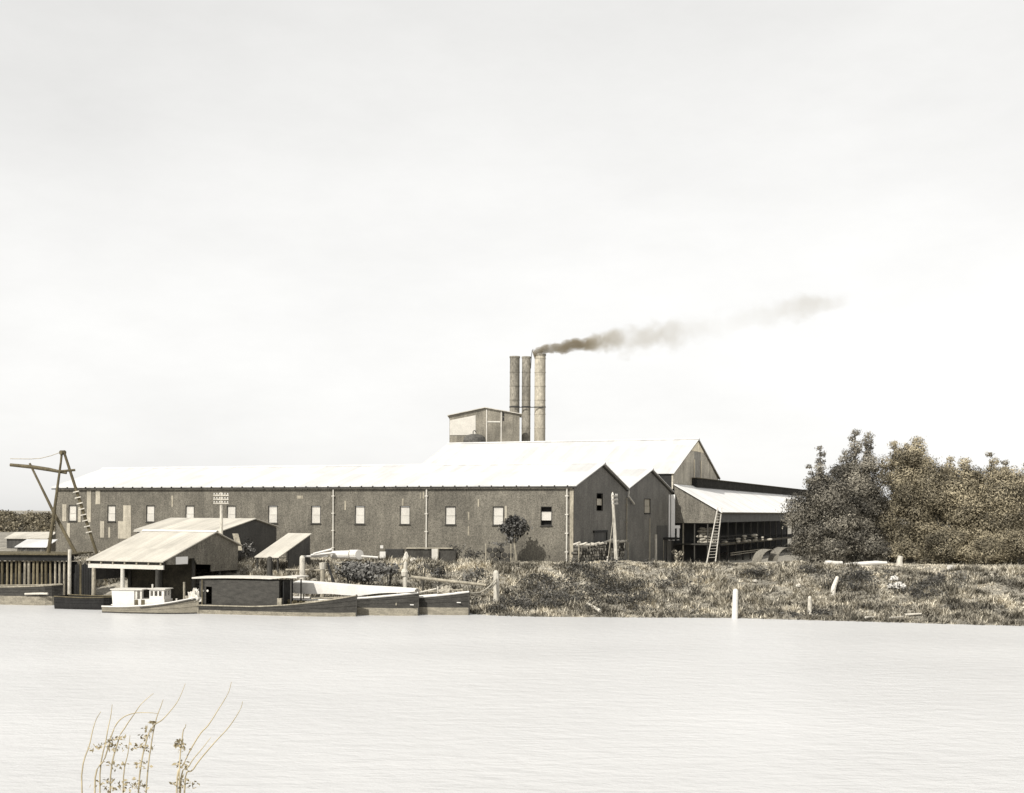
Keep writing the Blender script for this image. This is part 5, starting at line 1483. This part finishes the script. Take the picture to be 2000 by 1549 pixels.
stalk_plant('tall dry weed with arching stalks at the lower left of the foreground', 255, 9.0,
    [[(185, 1549), (205, 1480), (222, 1425), (238, 1403), (262, 1393), (290, 1392), (310, 1394)],
     [(215, 1549), (230, 1450), (245, 1420), (262, 1395), (277, 1374), (300, 1354)],
     [(195, 1549), (208, 1440), (216, 1400), (219, 1376)],
     [(270, 1549), (285, 1450), (300, 1418), (318, 1405), (340, 1380), (352, 1360), (362, 1335)],
     [(285, 1549), (296, 1450), (305, 1405), (314, 1380), (319, 1366)],
     [(160, 1549), (176, 1450), (186, 1410), (197, 1390)],
     [(240, 1549), (250, 1470), (254, 1436)]],
    [(222, 1447, .035), (234, 1445, .04), (205, 1458, .04), (230, 1457, .045), (262, 1459, .04), (275, 1457, .035), (290, 1461, .04), (184, 1460, .03), (281, 1440, .03), (289, 1425, .028), (298, 1412, .022),
     (225, 1492, .05), (275, 1494, .05), (215, 1532, .07), (262, 1534, .07)])
stalk_plant('smaller dry weed with two long curved stalks, right of the larger one', 375, 8.6,
    [[(350, 1549), (356, 1440), (362, 1420), (363, 1414)],
     [(345, 1549), (360, 1490), (388, 1438), (407, 1416), (425, 1388), (445, 1355), (452, 1332)],
     [(360, 1549), (378, 1502), (414, 1456), (447, 1420), (468, 1388), (474, 1370)],
     [(352, 1549), (370, 1495), (395, 1462), (412, 1440)]],
    [(352, 1455, .028), (358, 1463, .03), (346, 1456, .02), (351, 1448, .018), (358, 1496, .04), (362, 1532, .06)])

# ================================================================== SMOKE
S0 = P(1054, 692, CY)
pxm = CY / F
# axis of the plume: distance downwind (m) -> height and radius
prof = [(-1.0, 0.1, 0.8), (1.0, 0.75, 0.75), (3.0, 1.1, 0.95), (6.5, 1.6, 1.15), (10, 1.9, 1.9), (15, 2.4, 2.6), (20, 3.2, 2.7), (26, 4.4, 2.4), (33, 5.8, 2.2), (38, 6.9, 2.3), (43, 7.8, 1.9), (47, 8.5, 1.2)]
def mat_smoke():
    m = bpy.data.materials.new('coal_smoke'); m.use_nodes = True
    n, l = m.node_tree.nodes, m.node_tree.links
    n.clear()
    out = n.new('ShaderNodeOutputMaterial'); pv = n.new('ShaderNodeVolumePrincipled')
    tc = n.new('ShaderNodeTexCoord'); sx = n.new('ShaderNodeSeparateXYZ')
    l.new(tc.outputs['Object'], sx.inputs[0])
    def curve(vals, lo, hi):
        mr = n.new('ShaderNodeMapRange'); mr.inputs['From Min'].default_value = -1.0; mr.inputs['From Max'].default_value = 47.0
        l.new(sx.outputs['X'], mr.inputs['Value'])
        fc = n.new('ShaderNodeFloatCurve'); c = fc.mapping.curves[0]
        c.points[0].location = (0, (vals[0][1] - lo) / (hi - lo)); c.points[1].location = (1, (vals[-1][1] - lo) / (hi - lo))
        for x, v in vals[1:-1]: c.points.new((x + 1) / 48.0, (v - lo) / (hi - lo))
        fc.mapping.update(); l.new(mr.outputs[0], fc.inputs['Value'])
        ma = n.new('ShaderNodeMath'); ma.operation = 'MULTIPLY_ADD'; ma.inputs[1].default_value = hi - lo; ma.inputs[2].default_value = lo
        l.new(fc.outputs[0], ma.inputs[0]); return ma.outputs[0]
    zc = curve([(a, b) for a, b, c in prof], 0.0, 10.0)
    rc = curve([(a, c) for a, b, c in prof], 0.0, 4.0)
    de = curve([(-1, 1.5), (1.2, 2.9), (5.6, 2.6), (7.6, 0.30), (13, 0.055), (16.5, 0.042), (21, 0.024), (24, 0.012), (31, 0.010), (36, 0.018), (42, 0.030), (47, 0.0)], 0.0, 4.0)
    def mth(op, a, b=None):
        k = n.new('ShaderNodeMath'); k.operation = op
        for i, v in enumerate((a, b)):
            if v is None: continue
            if isinstance(v, float): k.inputs[i].default_value = v
            else: l.new(v, k.inputs[i])
        return k.outputs[0]
    nz = n.new('ShaderNodeTexNoise'); nz.inputs['Scale'].default_value = 0.42; nz.inputs['Detail'].default_value = 5.0; nz.inputs['Roughness'].default_value = 0.6
    l.new(tc.outputs['Object'], nz.inputs['Vector'])
    dz = mth('SUBTRACT', sx.outputs['Z'], zc)
    rad = mth('SQRT', mth('ADD', mth('MULTIPLY', dz, dz), mth('MULTIPLY', sx.outputs['Y'], sx.outputs['Y'])))
    q = mth('DIVIDE', rad, rc)
    wob = mth('MULTIPLY', mth('SUBTRACT', nz.outputs['Fac'], 0.5), 2.6)
    e = mth('SUBTRACT', mth('ADD', 0.95, wob), q)
    e = mth('MULTIPLY', mth('MAXIMUM', e, 0.0), 1.6)
    e = mth('MINIMUM', e, 1.0)
    dens = mth('MULTIPLY', mth('MULTIPLY', e, de), 5.5)
    l.new(dens, pv.inputs['Density'])
    pv.inputs['Color'].default_value = (0.20, 0.18, 0.145, 1)
    pv.inputs['Absorption Color'].default_value = (0.28, 0.24, 0.17, 1)
    l.new(pv.outputs[0], out.inputs['Volume'])
    return m
MT['smoke'] = mat_smoke()
m = MB(); vs = []
m.tube([(S0.x + a, CY, S0.z + b) for a, b, c in prof], [max(0.9, c * 1.9) if a > 1 else c * 1.15 for a, b, c in prof], 14)
o = m.build('smoke', 'smoke', org=(S0.x, CY, S0.z))
tag(o, 'dark plume of coal smoke drifting right from the pale smokestack', 'smoke', kind='stuff')
